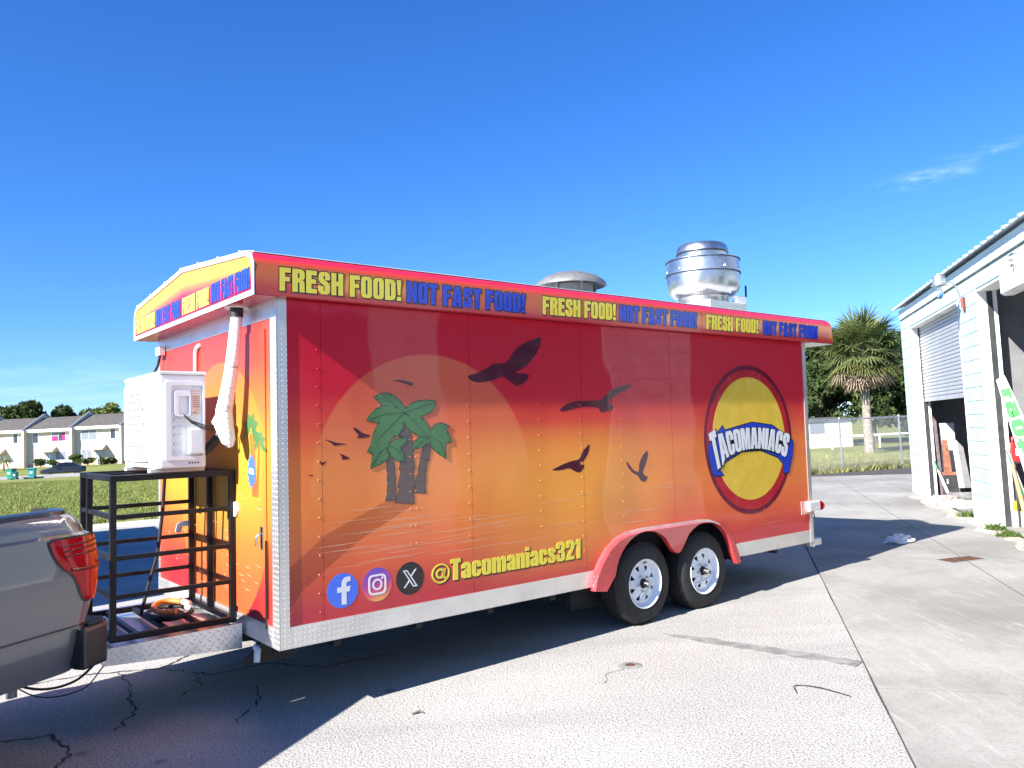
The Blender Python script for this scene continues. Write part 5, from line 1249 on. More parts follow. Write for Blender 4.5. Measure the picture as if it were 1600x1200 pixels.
# white jambs and lintel linings
for a, b in OPEN:
    for x0, x1 in ((b - 0.018, b - 0.001), (a + 0.0015, a + 0.016)):
        MB().box(x0, x1, -0.004, 0.262, 0.0, HT - 0.001).build('jamb', WHITEP, WHS)
    MB().box(a + 0.017, b - 0.019, -0.004, 0.262, HT - 0.02, HT - 0.002).build('lintel', WHITEP, WHS)
    for x in (b - 0.04, a + 0.018): MB().box(x, x + 0.02, 0.13, 0.20, 0.0, HT - 0.021).build('door_track', DARKM, WHS)
q = random.Random(11)
for px, py, pz_, sc_ in ((-0.0195, 0.10, 0.42, 0.03), (-0.0195, 0.16, 0.10, 0.05), (-0.0195, 0.06, 0.06, 0.03), (4.7205, 0.12, 0.2, 0.03)):       # chipped paint on the jambs
    MB().prism([(py + sc_ * q.uniform(.5, 1) * math.cos(a), pz_ + sc_ * q.uniform(.5, 1) * math.sin(a)) for a in [k * 0.628 for k in range(10)]], lambda a, b, d: (d, a, b), px, px + 0.0015).build('paint_chip', PATCH, WHS)
# roller door, half open
RD = empty('roller_door'); RD.parent = WHS
sl_ = MB().prism([(0.0, 0.0), (0.012, 0.008), (0.016, 0.03), (0.012, 0.052), (0.0, 0.066), (-0.006, 0.066), (0.004, 0.05), (0.007, 0.03), (0.004, 0.012), (-0.006, 0.0)], lambda a, b, d: (d, -a, b), 0.0, 3.61).mesh('slat', SLATM, smooth=40)
for k in range(21): obj('slat', sl_, RD, loc=(1.09, 0.165, 1.99 + k * 0.0672))
MB().box(1.09, 4.70, 0.150, 0.180, 1.905, 1.985).build('bottom_bar', SLATM, RD, bevel=0.006)
# white hood over the near door with a bullet camera on it
MB().prism([(-0.16, 3.13), (-0.16, 3.36), (-0.10, 3.40), (-0.0045, 3.40), (-0.0045, 3.10), (-0.12, 3.10)], lambda a, b, d: (d, a, b), NE + 0.1, -1.68).build('door_hood', WHITEP, WHS, bevel=0.012)
MB().lathe([(0.0005, -0.008), (0.018, -0.008), (0.022, 0.0)], (-1.66, -0.10, 3.22), 14, 'x').build('hood_plug', DARKM, WHS)
# roofing with raised ribs over the eave
MB().prism([(-0.11, EV - 0.012), (-0.11, EV), (3.5, EV + 0.88), (DP + 0.4, EV + 2.2), (DP + 0.4, EV + 2.15), (0.0, EV + 0.025)], lambda a, b, d: (d, a, b), END - 0.2, S1 + 0.12).build('roof_deck', TIN, WHS)
rib = MB().prism([(-0.035, 0), (-0.018, 0.036), (0.018, 0.036), (0.035, 0)], lambda a, b, d: (a, d, b + (d + 0.11) * 0.2438), -0.122, 6.0).mesh('roof_rib', TIN)
for k in range(66): obj('roof_rib', rib, WHS, loc=(S1 + 0.08 - k * 0.305, 0, EV + 0.0005))
# barn lamp on a bent arm
LM = thing('wall_lamp', 'galvanised barn lamp with clear bulb on a bent arm between the doors', 'lamp', mw=bm4)
MB().box(0.57, 0.65, -0.02, -0.0015, 3.20, 3.42).build('back_plate', RUST, LM, bevel=0.003)
MB().tube([(0.61, -0.02, 3.30), (0.61, -0.05, 3.42), (0.60, -0.09, 3.56), (0.57, -0.16, 3.655), (0.53, -0.24, 3.675), (0.49, -0.32, 3.67)], 0.014, 10).build('lamp_arm', STEEL, LM, smooth=60)
MB().tube([(0.61, -0.035, 3.26), (0.61, -0.035, 3.40)], 0.022, 8).build('clamp', plain('red tape', (0.55, 0.05, 0.04), 0.5, 0, 0.2), LM)
MB().lathe([(0.0005, 3.795), (0.045, 3.79), (0.05, 3.765), (0.085, 3.755), (0.092, 3.74), (0.095, 3.64), (0.115, 3.622), (0.118, 3.612), (0.1, 3.615), (0.08, 3.64)], (0.47, -0.365, 0), 28).build('lamp_hood', STEEL, LM, smooth=40)
MB().lathe([(0.03, 3.62), (0.032, 3.585), (0.05, 3.58), (0.05, 3.57), (0.03, 3.568)], (0.47, -0.365, 0), 18).build('lamp_socket', CHROME, LM, smooth=40)
gm = Mat('clear lamp glass'); gm.set(color=(0.95, 0.97, 0.97), rough=0.03, trans=1.0)
MB().lathe([(0.03, 3.568), (0.045, 3.53), (0.052, 3.49), (0.045, 3.44), (0.025, 3.412), (0.0005, 3.405)], (0.47, -0.365, 0), 20).build('lamp_globe', gm.m, LM, smooth=60)
CM = thing('security_camera', 'small white bullet camera on the hood above the near opening', 'camera', mw=bm4 @ Matrix.Translation((-2.30, -0.19, 3.46)))
MB().lathe([(0.0005, 0.03), (0.022, 0.03), (0.026, 0.02), (0.034, 0.0), (0.036, 0.01), (0.036, -0.14), (0.0005, -0.15)], n=20, axis='x').build('camera_body', ACW, CM, smooth=40).rotation_euler = (0, 0, math.radians(0))
MB().lathe([(0.0005, 0.033), (0.018, 0.033), (0.02, 0.029)], n=16, axis='x').build('camera_lens', INK_K, CM)
MB().tube([(-0.06, 0, -0.03), (-0.06, 0.05, -0.055)], 0.012, 8).build('camera_bracket', ACW, CM)
MB().box(-0.17, 0.02, -0.042, 0.042, 0.037, 0.043).build('camera_visor', STEEL, CM)
MB().lathe([(0.0005, 0.016), (0.018, 0.014), (0.022, 0.0)], (0.0, 0, -0.085), 14, 'x').build('camera_sensor', VENTM, CM)

# ------- things kept in the doorways
def at(s, d, z): return bm4 @ Vector((s, d, z))
def in_door(name, label, cat, s=0, d=0, z=0.012): return thing(name, label, cat, mw=bm4 @ Matrix.Translation((s, d, z)))
t = in_door('metal_beam', 'dark red ribbed steel panel leaning on the far side of the half-open doorway', 'panel', 4.45, 0.22)
pb = MB().prism([(0.0, 1.60), (0.06, 1.50), (0.10, 0.0), (0.04, 0.0)], lambda a, b, d: (d, a, b), 0.0, 0.012)
pb.build('sheet', plain('purple brown steel', (0.20, 0.10, 0.11), 0.5, 0.2, 0.25), t)
for k in range(3): MB().bar((-0.006, 0.012 + k * 0.018, 1.5), (-0.006, 0.052 + k * 0.018, 0.02), 0.008).build('ridge', STEEL, t)
t = in_door('plank', 'reddish wooden board standing upright in the half-open doorway', 'board', 4.30, 0.30)
MB().prism([(0.02, 1.13), (0.115, 1.12), (0.155, 0.50), (0.02, 0.50)], lambda a, b, d: (d, a, b), 0.0, 0.03).build('board', WOODR, t, bevel=0.004)
t = in_door('shelf_panel', 'white perforated steel shelf leaning in the half-open doorway', 'shelf', 4.20, 0.50)
sh = MB().prism([(-0.03, 1.12), (0.055, 1.115), (0.13, 0.20), (0.03, 0.20)], lambda a, b, d: (d, a, b), 0.0, 0.02).build('shelf_edge', ALU, t, bevel=0.003)
MB().prism([(0.058, 1.11), (0.16, 0.98), (0.25, 0.20), (0.133, 0.20)], lambda a, b, d: (d, a, b), 0.012, 0.02).build('shelf_side', plain('grey sheet', (0.20, 0.20, 0.21), 0.5, 0, 0.1), t)
for k in range(14): MB().box(-0.003, 0.0, 0.0 + k * 0.0055, 0.018 + k * 0.0055, 1.04 - k * 0.06, 1.05 - k * 0.06).build('slot', INK_K, sh)
t = in_door('drawer_unit', 'low dark drawer unit with a brown top in the half-open doorway', 'cabinet', 4.30, 0.30)
MB().box(0, 0.3, 0, 0.24, 0.20, 0.44).build('drawer', DARKM, t, bevel=0.004); MB().box(-0.01, 0.31, -0.01, 0.25, 0.441, 0.50).build('unit_top', WOODR, t, bevel=0.003); MB().box(-0.004, 0.0, 0.05, 0.075, 0.28, 0.37).build('drawer_pull', ALU, t)
MB().box(0, 0.3, 0, 0.24, 0.0, 0.199).build('unit_base', DARKM, t)
t = in_door('long_broom', 'white pole with green grip leaning in the half-open doorway', 'broom', 4.05, 0.15)
MB().tube([(0.25, 0.0, 0.74), (0.2, 0.05, 0.55)], 0.016, 8).build('grip', GREENP, t); MB().tube([(0.2, 0.05, 0.55), (0.1, 0.17, 0.12)], [0.018, 0.03], 8).build('pole', PVC, t); MB().lathe([(0.0005, -.02), (0.05, -.02), (0.05, .02), (0.0005, .02)], (0.09, 0.20, 0.09), 14, 'x').build('head', WOODR, t)
t = in_door('steel_rail', 'grey steel rail lying across the half-open doorway', 'rail', 3.9, 0.26)
MB().box(0, 0.06, 0.0, 0.72, 0.05, 0.14).build('channel', STEEL, t, bevel=0.004); MB().box(0.0, 0.06, 0.42, 0.56, 0.141, 0.16).build('clip', ALU, t); MB().box(0.01, 0.05, 0.05, 0.12, 0.0, 0.05).box(0.01, 0.05, 0.6, 0.67, 0.0, 0.05).build('rail_foot', DARKM, t, fix=False)
t = in_door('drywall_sheet', 'white drywall offcut behind the wooden board in the half-open doorway', 'panel', 4.60, 0.36)
MB().box(0, 0.02, 0.0, 0.26, 0.0, 1.45).build('sheet', plain('grey plasterboard', (0.5, 0.5, 0.49), 0.8), t)
def crumple(name, loc, sx, sy, sz, mat, label, cat, seed, n=10):
    q = random.Random(seed); b = MB()
    ico = bmesh.new(); bmesh.ops.create_icosphere(ico, subdivisions=3, radius=1)
    for v in ico.verts:
        k = 1 + q.uniform(-0.33, 0.3); v.co = Vector((v.co.x * sx * k, v.co.y * sy * k, max(0.0, v.co.z * k * 0.8 + 0.25) * sz))
    me = bpy.data.meshes.new(name); ico.to_mesh(me); ico.free(); me.materials.append(mat)
    o = obj(name, me, None, loc=loc); return tag(o, label, cat)
p = at(3.75, 0.05, 0.012); crumple('crumpled_paper', p, 0.20, 0.14, 0.10, PAPER, 'heap of crumpled white paper on the sill of the half-open doorway', 'litter', 3)
p = at(3.35, 0.12, 0.012); crumple('crumpled_cloth', p, 0.16, 0.12, 0.13, plain('pinkish rag', (0.60, 0.36, 0.30), 0.9, 0, 0.25), 'pinkish rag heaped beside white paper in the half-open doorway', 'cloth', 5)
p = at(2.6, 0.12, 0.012); crumple('plastic_sack', p, 0.30, 0.14, 0.12, PAPER, 'long white plastic sack on the half-open doorway floor', 'sack', 9)
# near doorway
t = in_door('phone_sign', 'tilted white sign with green numbers leaning in the near doorway', 'sign', -0.2, 0.0, 0.0)
A2 = (0.228, 2.163); dirv = Vector((0.365 - 0.217, 0.813 - 1.583)).normalized(); wdv = Vector((-dirv.y, dirv.x))
if wdv.x < 0: wdv = -wdv
sg0 = Vector((0.127, 2.05)); 
SGN = lambda a, b, d: (d, *(sg0 + dirv * a + wdv * b))
MB().prism([(-0.05, 0.0), (-0.092, 0.117), (0.523, 0.20), (1.0, 0.26), (2.0, 0.34), (2.0, 0.0)], SGN, 0.0, 0.02).build('board', SIGNW, t, bevel=0.003)
lettering('numbers', '8-4051', lambda x, y: (1.50 - 1.40 * x, 0.02 + (0.10 + 0.13 * (1 - x)) * y), SGN, (-0.0005, -0.002), (-0.0005, -0.0035), SIGNG, INK_K, 0.007, t, gap=0.10)
t = in_door('fuel_can', 'red plastic fuel can hanging behind the tilted sign', 'can', -0.10, 0.28, 0.0)
MB().box(0.0, 0.16, -0.02, 0.10, 0.93, 1.20).build('can_body', REDP, t, bevel=0.02); MB().tube([(0.08, 0.02, 1.20), (0.08, 0.02, 1.27), (0.08, 0.12, 1.29), (0.08, 0.13, 1.20)], 0.016, 8).build('can_handle', REDP, t, smooth=60); MB().box(-0.004, 0.0, 0.03, 0.09, 1.02, 1.12).build('can_label', PAPER, t)
MB().box(0.0, 0.3, 0.0, 0.02, 0.0, 0.93).box(0, 0.3, 0.2, 0.22, 0, 0.93).box(0, 0.3, 0, 0.22, 0.91, 0.928).build('can_stand', DARKM, t, fix=False)
for nm, lab, mt, a, b, r in (('green_pole', 'slim green garden pole leaning in the near doorway', GREENP, (0.19, 1.08), (0.47, 0.012), 0.012), ('wooden_bat', 'pale wooden bat leaning in the near doorway', WOODL, (0.235, 0.88), (0.37, 0.012), 0.03), ('white_pole', 'thin white pole beside the green pole in the near doorway', PVC, (0.20, 1.16), (0.50, 0.012), 0.010), ('digging_pole', 'dark wooden tool handle behind the bat in the near doorway', WOODR, (0.28, 0.95), (0.42, 0.012), 0.016)):
    t = in_door(nm, lab, nm.split('_')[1], {'green_pole': -0.14, 'wooden_bat': -0.17, 'white_pole': -0.10, 'digging_pole': -0.06}[nm], 0.0, 0.0)
    MB().tube([(0, a[0], a[1]), (0, (a[0] + b[0]) / 2, (a[1] + b[1]) / 2), (0, b[0], b[1])], [r * .7, r, r * 1.1], 10).build('shaft', mt, t, smooth=60); MB().lathe([(0.0005, 0.02), (r * .9, 0.018), (r * .9, 0.0)], (0, a[0] - .003, a[1]), 10).build('knob', mt, t, smooth=60)
t = in_door('oil_jug', 'small yellow jug on a white box in the near doorway', 'jug', -0.05, 0.24, 0.012)
MB().box(0, 0.1, 0, 0.09, 0.22, 0.36).build('jug_body', YELP, t, bevel=0.015); MB().lathe([(0.0005, .40), (.018, .40), (.02, .36)], (0.05, 0.045, 0), 12).build('jug_cap', INK_K, t); MB().box(-0.02, 0.14, -0.03, 0.13, 0.0, 0.219).build('jug_box', ALU, t, bevel=0.004)

# weeds and dirt along the foot of the wall
dm = MB(); q0, q1 = [], []
for k in range(70):
    s = 4.9 - k * 0.16; q0.append(at(s, -0.02, 0)); q1.append(at(s, -0.22 - 0.10 * math.sin(k * 0.9) * math.sin(k * .33) - random.uniform(0, .06), 0))
dm.prism([(p.x, p.y) for p in q0] + [(p.x, p.y) for p in reversed(q1)], FLOOR, -0.03, 0.016)
tag(dm.build('dirt_strip', plain('sandy dirt', (0.40, 0.36, 0.30), 0.95, 0, 0.4, vs=9, bump=1.0, bs=40)), kind='structure')
def weed(s, d, n, h, label):
    pts = [tuple(at(s + random.gauss(0, .045), d + random.gauss(0, .04), 0.014)) for _ in range(n)]
    o = tufts('weed_clump', pts, h, LEAF_WEED, None); del o['kind']; tag(o, label, 'weeds', 'weeds along the warehouse wall')
weed(1.25, -0.05, 50, 0.09, 'green weeds at the foot of the middle block pier'); weed(-0.35, -0.08, 70, 0.08, 'low weeds on the sill of the near doorway'); weed(-1.0, -0.10, 90, 0.07, 'sparse weeds farther along the near doorway sill')
# ---------------------------------------------------------------- small things lying on the ground
DG = thing('drain_grate', 'rusty rectangular drain grate set in the concrete apron', 'grate', (4.97, 9.10, 0.013), math.radians(16))
MB().prism(rrect(-0.26, -0.14, 0.26, 0.14, 0.01), FLOOR, 0.0, 0.006, holes=[rrect(-0.235, -0.115, 0.235, 0.115, 0.006)]).build('grate_frame', STEEL, DG)
MB().box(-0.235, 0.235, -0.115, 0.115, -0.001, 0.001).build('grate_pit', UNDER, DG)
for k in range(14): MB().box(-0.23 + k * 0.034, -0.215 + k * 0.034, -0.115, 0.115, 0.0015, 0.006).build('grate_bar', RUST, DG)
crumple('plastic_bag', (4.93, 10.48, 0.014), 0.17, 0.10, 0.10, plain('grey white film', (0.72, 0.74, 0.76), 0.3, 0, 0.15), 'crumpled white plastic bag on the concrete beside the trailer shadow', 'bag', 21)
tag(MB().tube(curve([(1.66, 5.00, 0.004), (1.675, 5.10, 0.012), (1.73, 5.14, 0.006), (1.83, 5.06, 0.010), (1.95, 4.90, 0.004)]), 0.003, 6).build('loose_wire', RUB, None, smooth=60), 'thin black bent wire lying on the asphalt near the concrete edge', 'wire')
cc = thing('cleanout_cap', 'small round rusty cap set in the asphalt', 'cap', (0.742, 5.742, 0.001))
MB().lathe([(0.0005, 0.008), (0.028, 0.008), (0.034, 0.003), (0.034, 0.0)], n=18).build('cap_lid', RUST, cc, smooth=40); MB().lathe([(0.036, 0.004), (0.075, 0.003), (0.085, 0.0)], n=20).build('cap_collar', PATCH, cc, smooth=40)
tag(MB().tube([(-0.70, 4.95, 0.006), (-0.66, 4.98, 0.012), (-0.63, 4.96, 0.008)], [0.005, 0.008, 0.003], 6).build('twig', BARK), 'short brown twig on the asphalt below the trailer', 'twig')
rnd = random.Random(4)
gm_ = MB()
for k in range(90):
    x, y = rnd.uniform(-3.5, 2.2), rnd.uniform(3.6, 8.0); r = rnd.uniform(0.003, 0.009)
    if x > CE(y): continue
    gm_.add([(x + r, y, 0.0), (x, y + r, 0.0), (x - r, y, 0.0), (x, y - r, 0), (x, y, r * .8)], [(0, 1, 4), (1, 2, 4), (2, 3, 4), (3, 0, 4)])
tag(gm_.build('loose_gravel', PATCH, None, fix=False), 'loose grey grit scattered over the asphalt', 'gravel', kind='stuff')

# ---------------------------------------------------------------- chain link fence
FN = thing('chain_link_fence', 'galvanised chain link fence closing the back of the lot', 'fence')
FH = 1.60
f0, f1 = 3.0, 17.2
posts = [9.899 + k * 2.168 for k in range(-3, 4)]
for x in posts:
    p = fence_pt(x); MB().tube([(p.x, p.y, -0.03), (p.x, p.y, FH + 0.03)], 0.030, 10).lathe([(0.036, FH + .03), (0.03, FH + .06), (0.0005, FH + 0.07)], (p.x, p.y, 0), 10).build('post', STEEL, FN, smooth=50, fix=False)
a, b = fence_pt(f0), fence_pt(f1)
MB().tube([(a.x, a.y, FH), (b.x, b.y, FH)], 0.021, 8).build('top_rail', STEEL, FN, smooth=50)
MB().tube([(a.x, a.y - .02, 0.05), (b.x, b.y - .02, 0.05)], 0.004, 6).build('tension_wire', STEEL, FN)
wm = MB(); L = (b - a).length; pitch = 0.064; off = Vector((FD.y, -FD.x, 0)) * 0.03
for sgn in (1, -1):
    k = -FH
    while k < L + FH:
        s0, s1 = k, k + sgn * FH; z0, z1 = 0.02, FH + 0.045
        if max(s0, s1) > 0 and min(s0, s1) < L:
            A, B = a + FD * s0 + off, a + FD * s1 + off; A.z, B.z = z0, z1
            if min(s0, s1) > -0.01 and max(s0, s1) < L + .01: wm.tube([A, B], 0.0026, 3, cap=False)
        k += pitch
tag(wm.build('wire_mesh', STEEL, FN, fix=False), kind='stuff')
# low white shed, white rail beyond the fence
SH = thing('white_shed', 'long low white building beyond the chain link fence', 'building', (10.3, 44.6, 0), math.radians(8))
MB().box(-6, 9.2, 0, 5, -0.1, 1.55).build('wall', FASC, SH); MB().prism([(-0.2, 1.551), (2.5, 1.70), (5.2, 1.551)], lambda a, b, d: (d, a, b), -6.2, 9.4).build('roof', SHING, SH)
for x in (-3, 0.5, 4.0, 6.6): MB().box(x, x + 0.9, -0.03, -0.001, 0.8, 1.4).build('window', BLIND, SH)
RL = thing('white_rail', 'low white pipe rail on the grass behind the palm', 'rail', (12.0, 41.5, 0), math.radians(8))
MB().tube([(-6, 0, 0.62), (16, 0, 0.62)], 0.07, 8).build('pipe', FASC, RL, smooth=50)
for k in range(9): MB().tube([(-6 + k * 2.7, 0, -0.05), (-6 + k * 2.7, 0, 0.6)], 0.05, 8).build('post', FASC, RL, smooth=50)

# ---------------------------------------------------------------- trees
def leaf_mesh(name, blobs, n, size, mat, flat=0.75):
    C_ = np.array([b[:3] for b in blobs]); Rr = np.array([b[3] for b in blobs]); pr = Rr ** 2; pr = pr / pr.sum()
    idx = RNG.choice(len(blobs), n, p=pr); dv = RNG.normal(0, 1, (n, 3)); dv /= np.linalg.norm(dv, axis=1)[:, None]
    rad = Rr[idx] * RNG.uniform(0.35, 1.0, n) ** 0.45 * (1 + RNG.normal(0, .09, n)); P = C_[idx] + dv * rad[:, None] * np.array([1, 1, flat])
    a = RNG.normal(0, 1, (n, 3)); a += dv * 0.4; a /= np.linalg.norm(a, axis=1)[:, None]; b_ = np.cross(a, RNG.normal(0, 1, (n, 3))); b_ /= np.linalg.norm(b_, axis=1)[:, None]
    s = size * RNG.uniform(0.6, 1.4, n)[:, None]
    V = np.stack([P - a * s, P + b_ * s * .45, P + a * s, P - b_ * s * .45], 1).reshape(-1, 3)
    me = bpy.data.meshes.new(name); me.vertices.add(len(V)); me.vertices.foreach_set('co', V.ravel()); me.loops.add(n * 4); me.loops.foreach_set('vertex_index', np.arange(n * 4))
    me.polygons.add(n); me.polygons.foreach_set('loop_start', np.arange(n) * 4); me.polygons.foreach_set('loop_total', np.full(n, 4)); me.update(); me.materials.append(mat); return me
def tree(name, label, x, y, h, spread, mat, nb=16, n=9000, size=0.22, group=None, trunk=0.3, low=0.35, seed=0):
    q = random.Random(seed); z0 = ground_z(x, y)
    t = thing(name, label, 'tree', (x, y, z0), group='trees behind the townhouses' if x < 0 else 'trees beyond the fence')
    blobs = []; limbs = MB(); th = h * low
    limbs.tube([(0, 0, -0.1), (q.uniform(-.1, .1), q.uniform(-.1, .1), th * .6), (q.uniform(-.2, .2), q.uniform(-.2, .2), th * 1.1)], [trunk, trunk * .75, trunk * .6], 9)
    for k in range(nb):
        a = q.uniform(0, 6.283); r = spread * math.sqrt(q.random()) * 0.8; zc = h * (low + (0.93 - low) * q.random() ** 0.8) ; r *= max(.45, 1 - abs(zc / h - 0.62) * 1.1)
        br = spread * q.uniform(0.22, 0.40); zc = min(zc, h - br * .7)
        c = (r * math.cos(a), r * math.sin(a), zc); blobs.append((*c, br))
        if k % 2 == 0: limbs.tube([(0, 0, th), (c[0] * .5, c[1] * .5, th + (zc - th) * .6), c], [trunk * .4, trunk * .25, 0.03], 6)
    limbs.build('trunk', BARK, t, smooth=60, fix=False)
    obj('crown', leaf_mesh('crown', blobs, n, size, mat), t); return t
# left, behind the townhouses
tree('oak_tree', 'tall dark oak behind the leftmost townhouse roof', -94, 146, 11.3, 5.2, LEAF_OAK, 16, 6000, .42, seed=2)
tree('oak_tree', 'dark spreading oak rising over the roof of the parked car house', -88.5, 145, 11.7, 5.2, LEAF_OAK, 18, 7000, .42, seed=3)
tree('oak_tree', 'loose dark oak at the right end of the trees on the left', -84, 147, 10.8, 3.8, LEAF_OAK, 9, 2600, .42, seed=5)
tree('leafy_tree', 'bright green rounded tree over the right townhouse roof', -77.5, 150, 10.2, 4.6, LEAF_MID, 16, 6000, .42, seed=6)
tree('leafy_tree', 'yellow green tree beside the condenser above the roofs', -72, 148, 11.2, 5.0, LEAF_LT, 16, 6500, .42, seed=8)
tree('leafy_tree', 'mid green tree mostly hidden behind the condenser', -66, 150, 10.5, 5.0, LEAF_MID, 16, 5000, .42, seed=9)
# right, beyond the fence
tree('oak_tree', 'dense evergreen oak just behind the trailer roof end', 19.0, 50, 7.2, 3.6, LEAF_OAK, 26, 17000, .16, low=.25, seed=11)
tree('oak_tree', 'dense evergreen oak left of the palm trunk', 22.0, 49, 6.3, 3.3, LEAF_OAK, 24, 15000, .16, low=.25, seed=12)
tree('oak_tree', 'dark tall oak right of the palm beside the warehouse', 25.8, 50, 7.4, 3.8, LEAF_OAK, 26, 17000, .16, low=.22, seed=13)
tree('oak_tree', 'dark oak half hidden by the warehouse corner', 29.5, 50, 7.8, 3.8, LEAF_OAK, 24, 12000, .16, low=.2, seed=14)
tree('oak_tree', 'broad oak standing behind the trailer', 14.5, 52, 6.0, 3.6, LEAF_OAK, 22, 10000, .18, low=.25, seed=15)
def shrub(name, label, x, y, h, r, mat, n=1200, size=.07, seed=0):
    q = random.Random(seed); t = thing(name, label, 'shrub', (x, y, ground_z(x, y)), group='garden shrubs')
    bl_ = [(q.uniform(-r, r) * .6, q.uniform(-r, r) * .6, h * q.uniform(.35, .7), r * q.uniform(.45, .65)) for _ in range(7)]
    obj('foliage', leaf_mesh('foliage', bl_, n, size, mat), t); st_ = MB()
    for b_ in bl_[:4]: st_.tube([(0, 0, -.05), (b_[0] * .6, b_[1] * .6, b_[2])], [.03, .012], 5)
    st_.build('stem', BARK, t, fix=False)
shrub('shrub', 'small round bush on the grass right of the palm trunk', 22.9, 45.5, 1.6, .9, LEAF_OAK, 2600, .10, 3)
# sabal palm
PX, PY = 15.95, 36.0
PM = thing('palm_tree', 'cabbage palm with round crown and hanging dead fronds behind the fence', 'palm tree', (PX, PY, ground_z(PX, PY)))
tk = MB(); pts, rad = [], []
for k in range(28):
    z = -0.1 + k * 0.168; pts.append((0.02 * math.sin(k * .5), 0.02 * math.cos(k * .4), z)); rad.append(0.225 - 0.055 * min(1, z / 2.0) + 0.012 * (k % 2))
tk.tube(pts, rad, 16).build('trunk', PBARK, PM, smooth=30)
bt = MB(); q = random.Random(3)
for k in range(46):
    a = q.uniform(0, 6.283); z = q.uniform(3.5, 4.6); r = 0.2
    bt.bar((r * math.cos(a), r * math.sin(a), z), ((r + .22) * math.cos(a), (r + .22) * math.sin(a), z + .35), .07, .03)
tag(bt.build('boots', BARK, PM, fix=False), kind='stuff')
def frond(az, el, plen, fl, droop, mat, seed, nleaf=26):
    q = random.Random(seed); b = MB(); d = Vector((math.cos(az) * math.cos(el), math.sin(az) * math.cos(el), math.sin(el))); base = Vector((0, 0, 4.45)); P = []
    side_ = Vector((-math.sin(az), math.cos(az), 0))
    for k in range(6):
        t = k / 5; P.append(base + d * plen * t + Vector((0, 0, -droop * 0.35 * t * t)))
    b.tube(P, [.028, .024, .02, .018, .015, .012], 5, cap=False)
    hub_ = P[-1]; d2_ = (P[-1] - P[-2]).normalized(); up_ = side_.cross(d2_)
    for k in range(nleaf):
        f = (k / (nleaf - 1) - .5) * 2; th = f * math.radians(128); L = fl * (1 - .30 * abs(f) ** 2) * q.uniform(.85, 1.1)
        dirl = d2_ * math.cos(th) + side_ * math.sin(th) + up_ * (0.25 * abs(f) + q.uniform(-.1, .1)); dirl.normalize()
        wv = dirl.cross(up_).normalized(); prev = None; o = len(b.v)
        for j in range(5):
            t = j / 4; p = hub_ + dirl * L * t + Vector((0, 0, -1)) * (droop * L * .55 * t * t * q.uniform(.8, 1.2)); w = .042 * (1 - t) ** .6 * (.5 + min(1, t * 4) * .5) + .002
            b.v += [tuple(p - wv * w), tuple(p + wv * w)]
        for j in range(4): b.f.append((o + 2 * j, o + 2 * j + 1, o + 2 * j + 3, o + 2 * j + 2))
    return b.build('frond', mat, PM, fix=False)
sd = 100
for el0, cnt, mt, dr, pl_, fl_ in ((78, 8, LEAF_P, .15, 1.25, 1.1), (60, 13, LEAF_P, .25, 1.3, 1.1), (42, 15, LEAF_P, .35, 1.3, 1.1), (24, 16, LEAF_P, .45, 1.25, 1.05), (6, 16, LEAF_P, .5, 1.2, 1.0), (-12, 16, LEAF_PY, .5, 1.1, .9), (-30, 16, LEAF_D, .5, 1.05, .8), (-46, 18, LEAF_D, .35, .95, .75), (-62, 18, LEAF_D, .3, .8, .7)):
    for k in range(cnt):
        sd += 1; qq = random.Random(sd)
        frond(6.283 * (k + qq.uniform(-.3, .3) + (sd % 3) * .33) / cnt, math.radians(el0 + qq.uniform(-9, 9)), pl_ * qq.uniform(.85, 1.12), fl_ * qq.uniform(.88, 1.1), dr * qq.uniform(.8, 1.2), mt if qq.random() > .12 else (LEAF_PY if mt is LEAF_P else mt), sd)

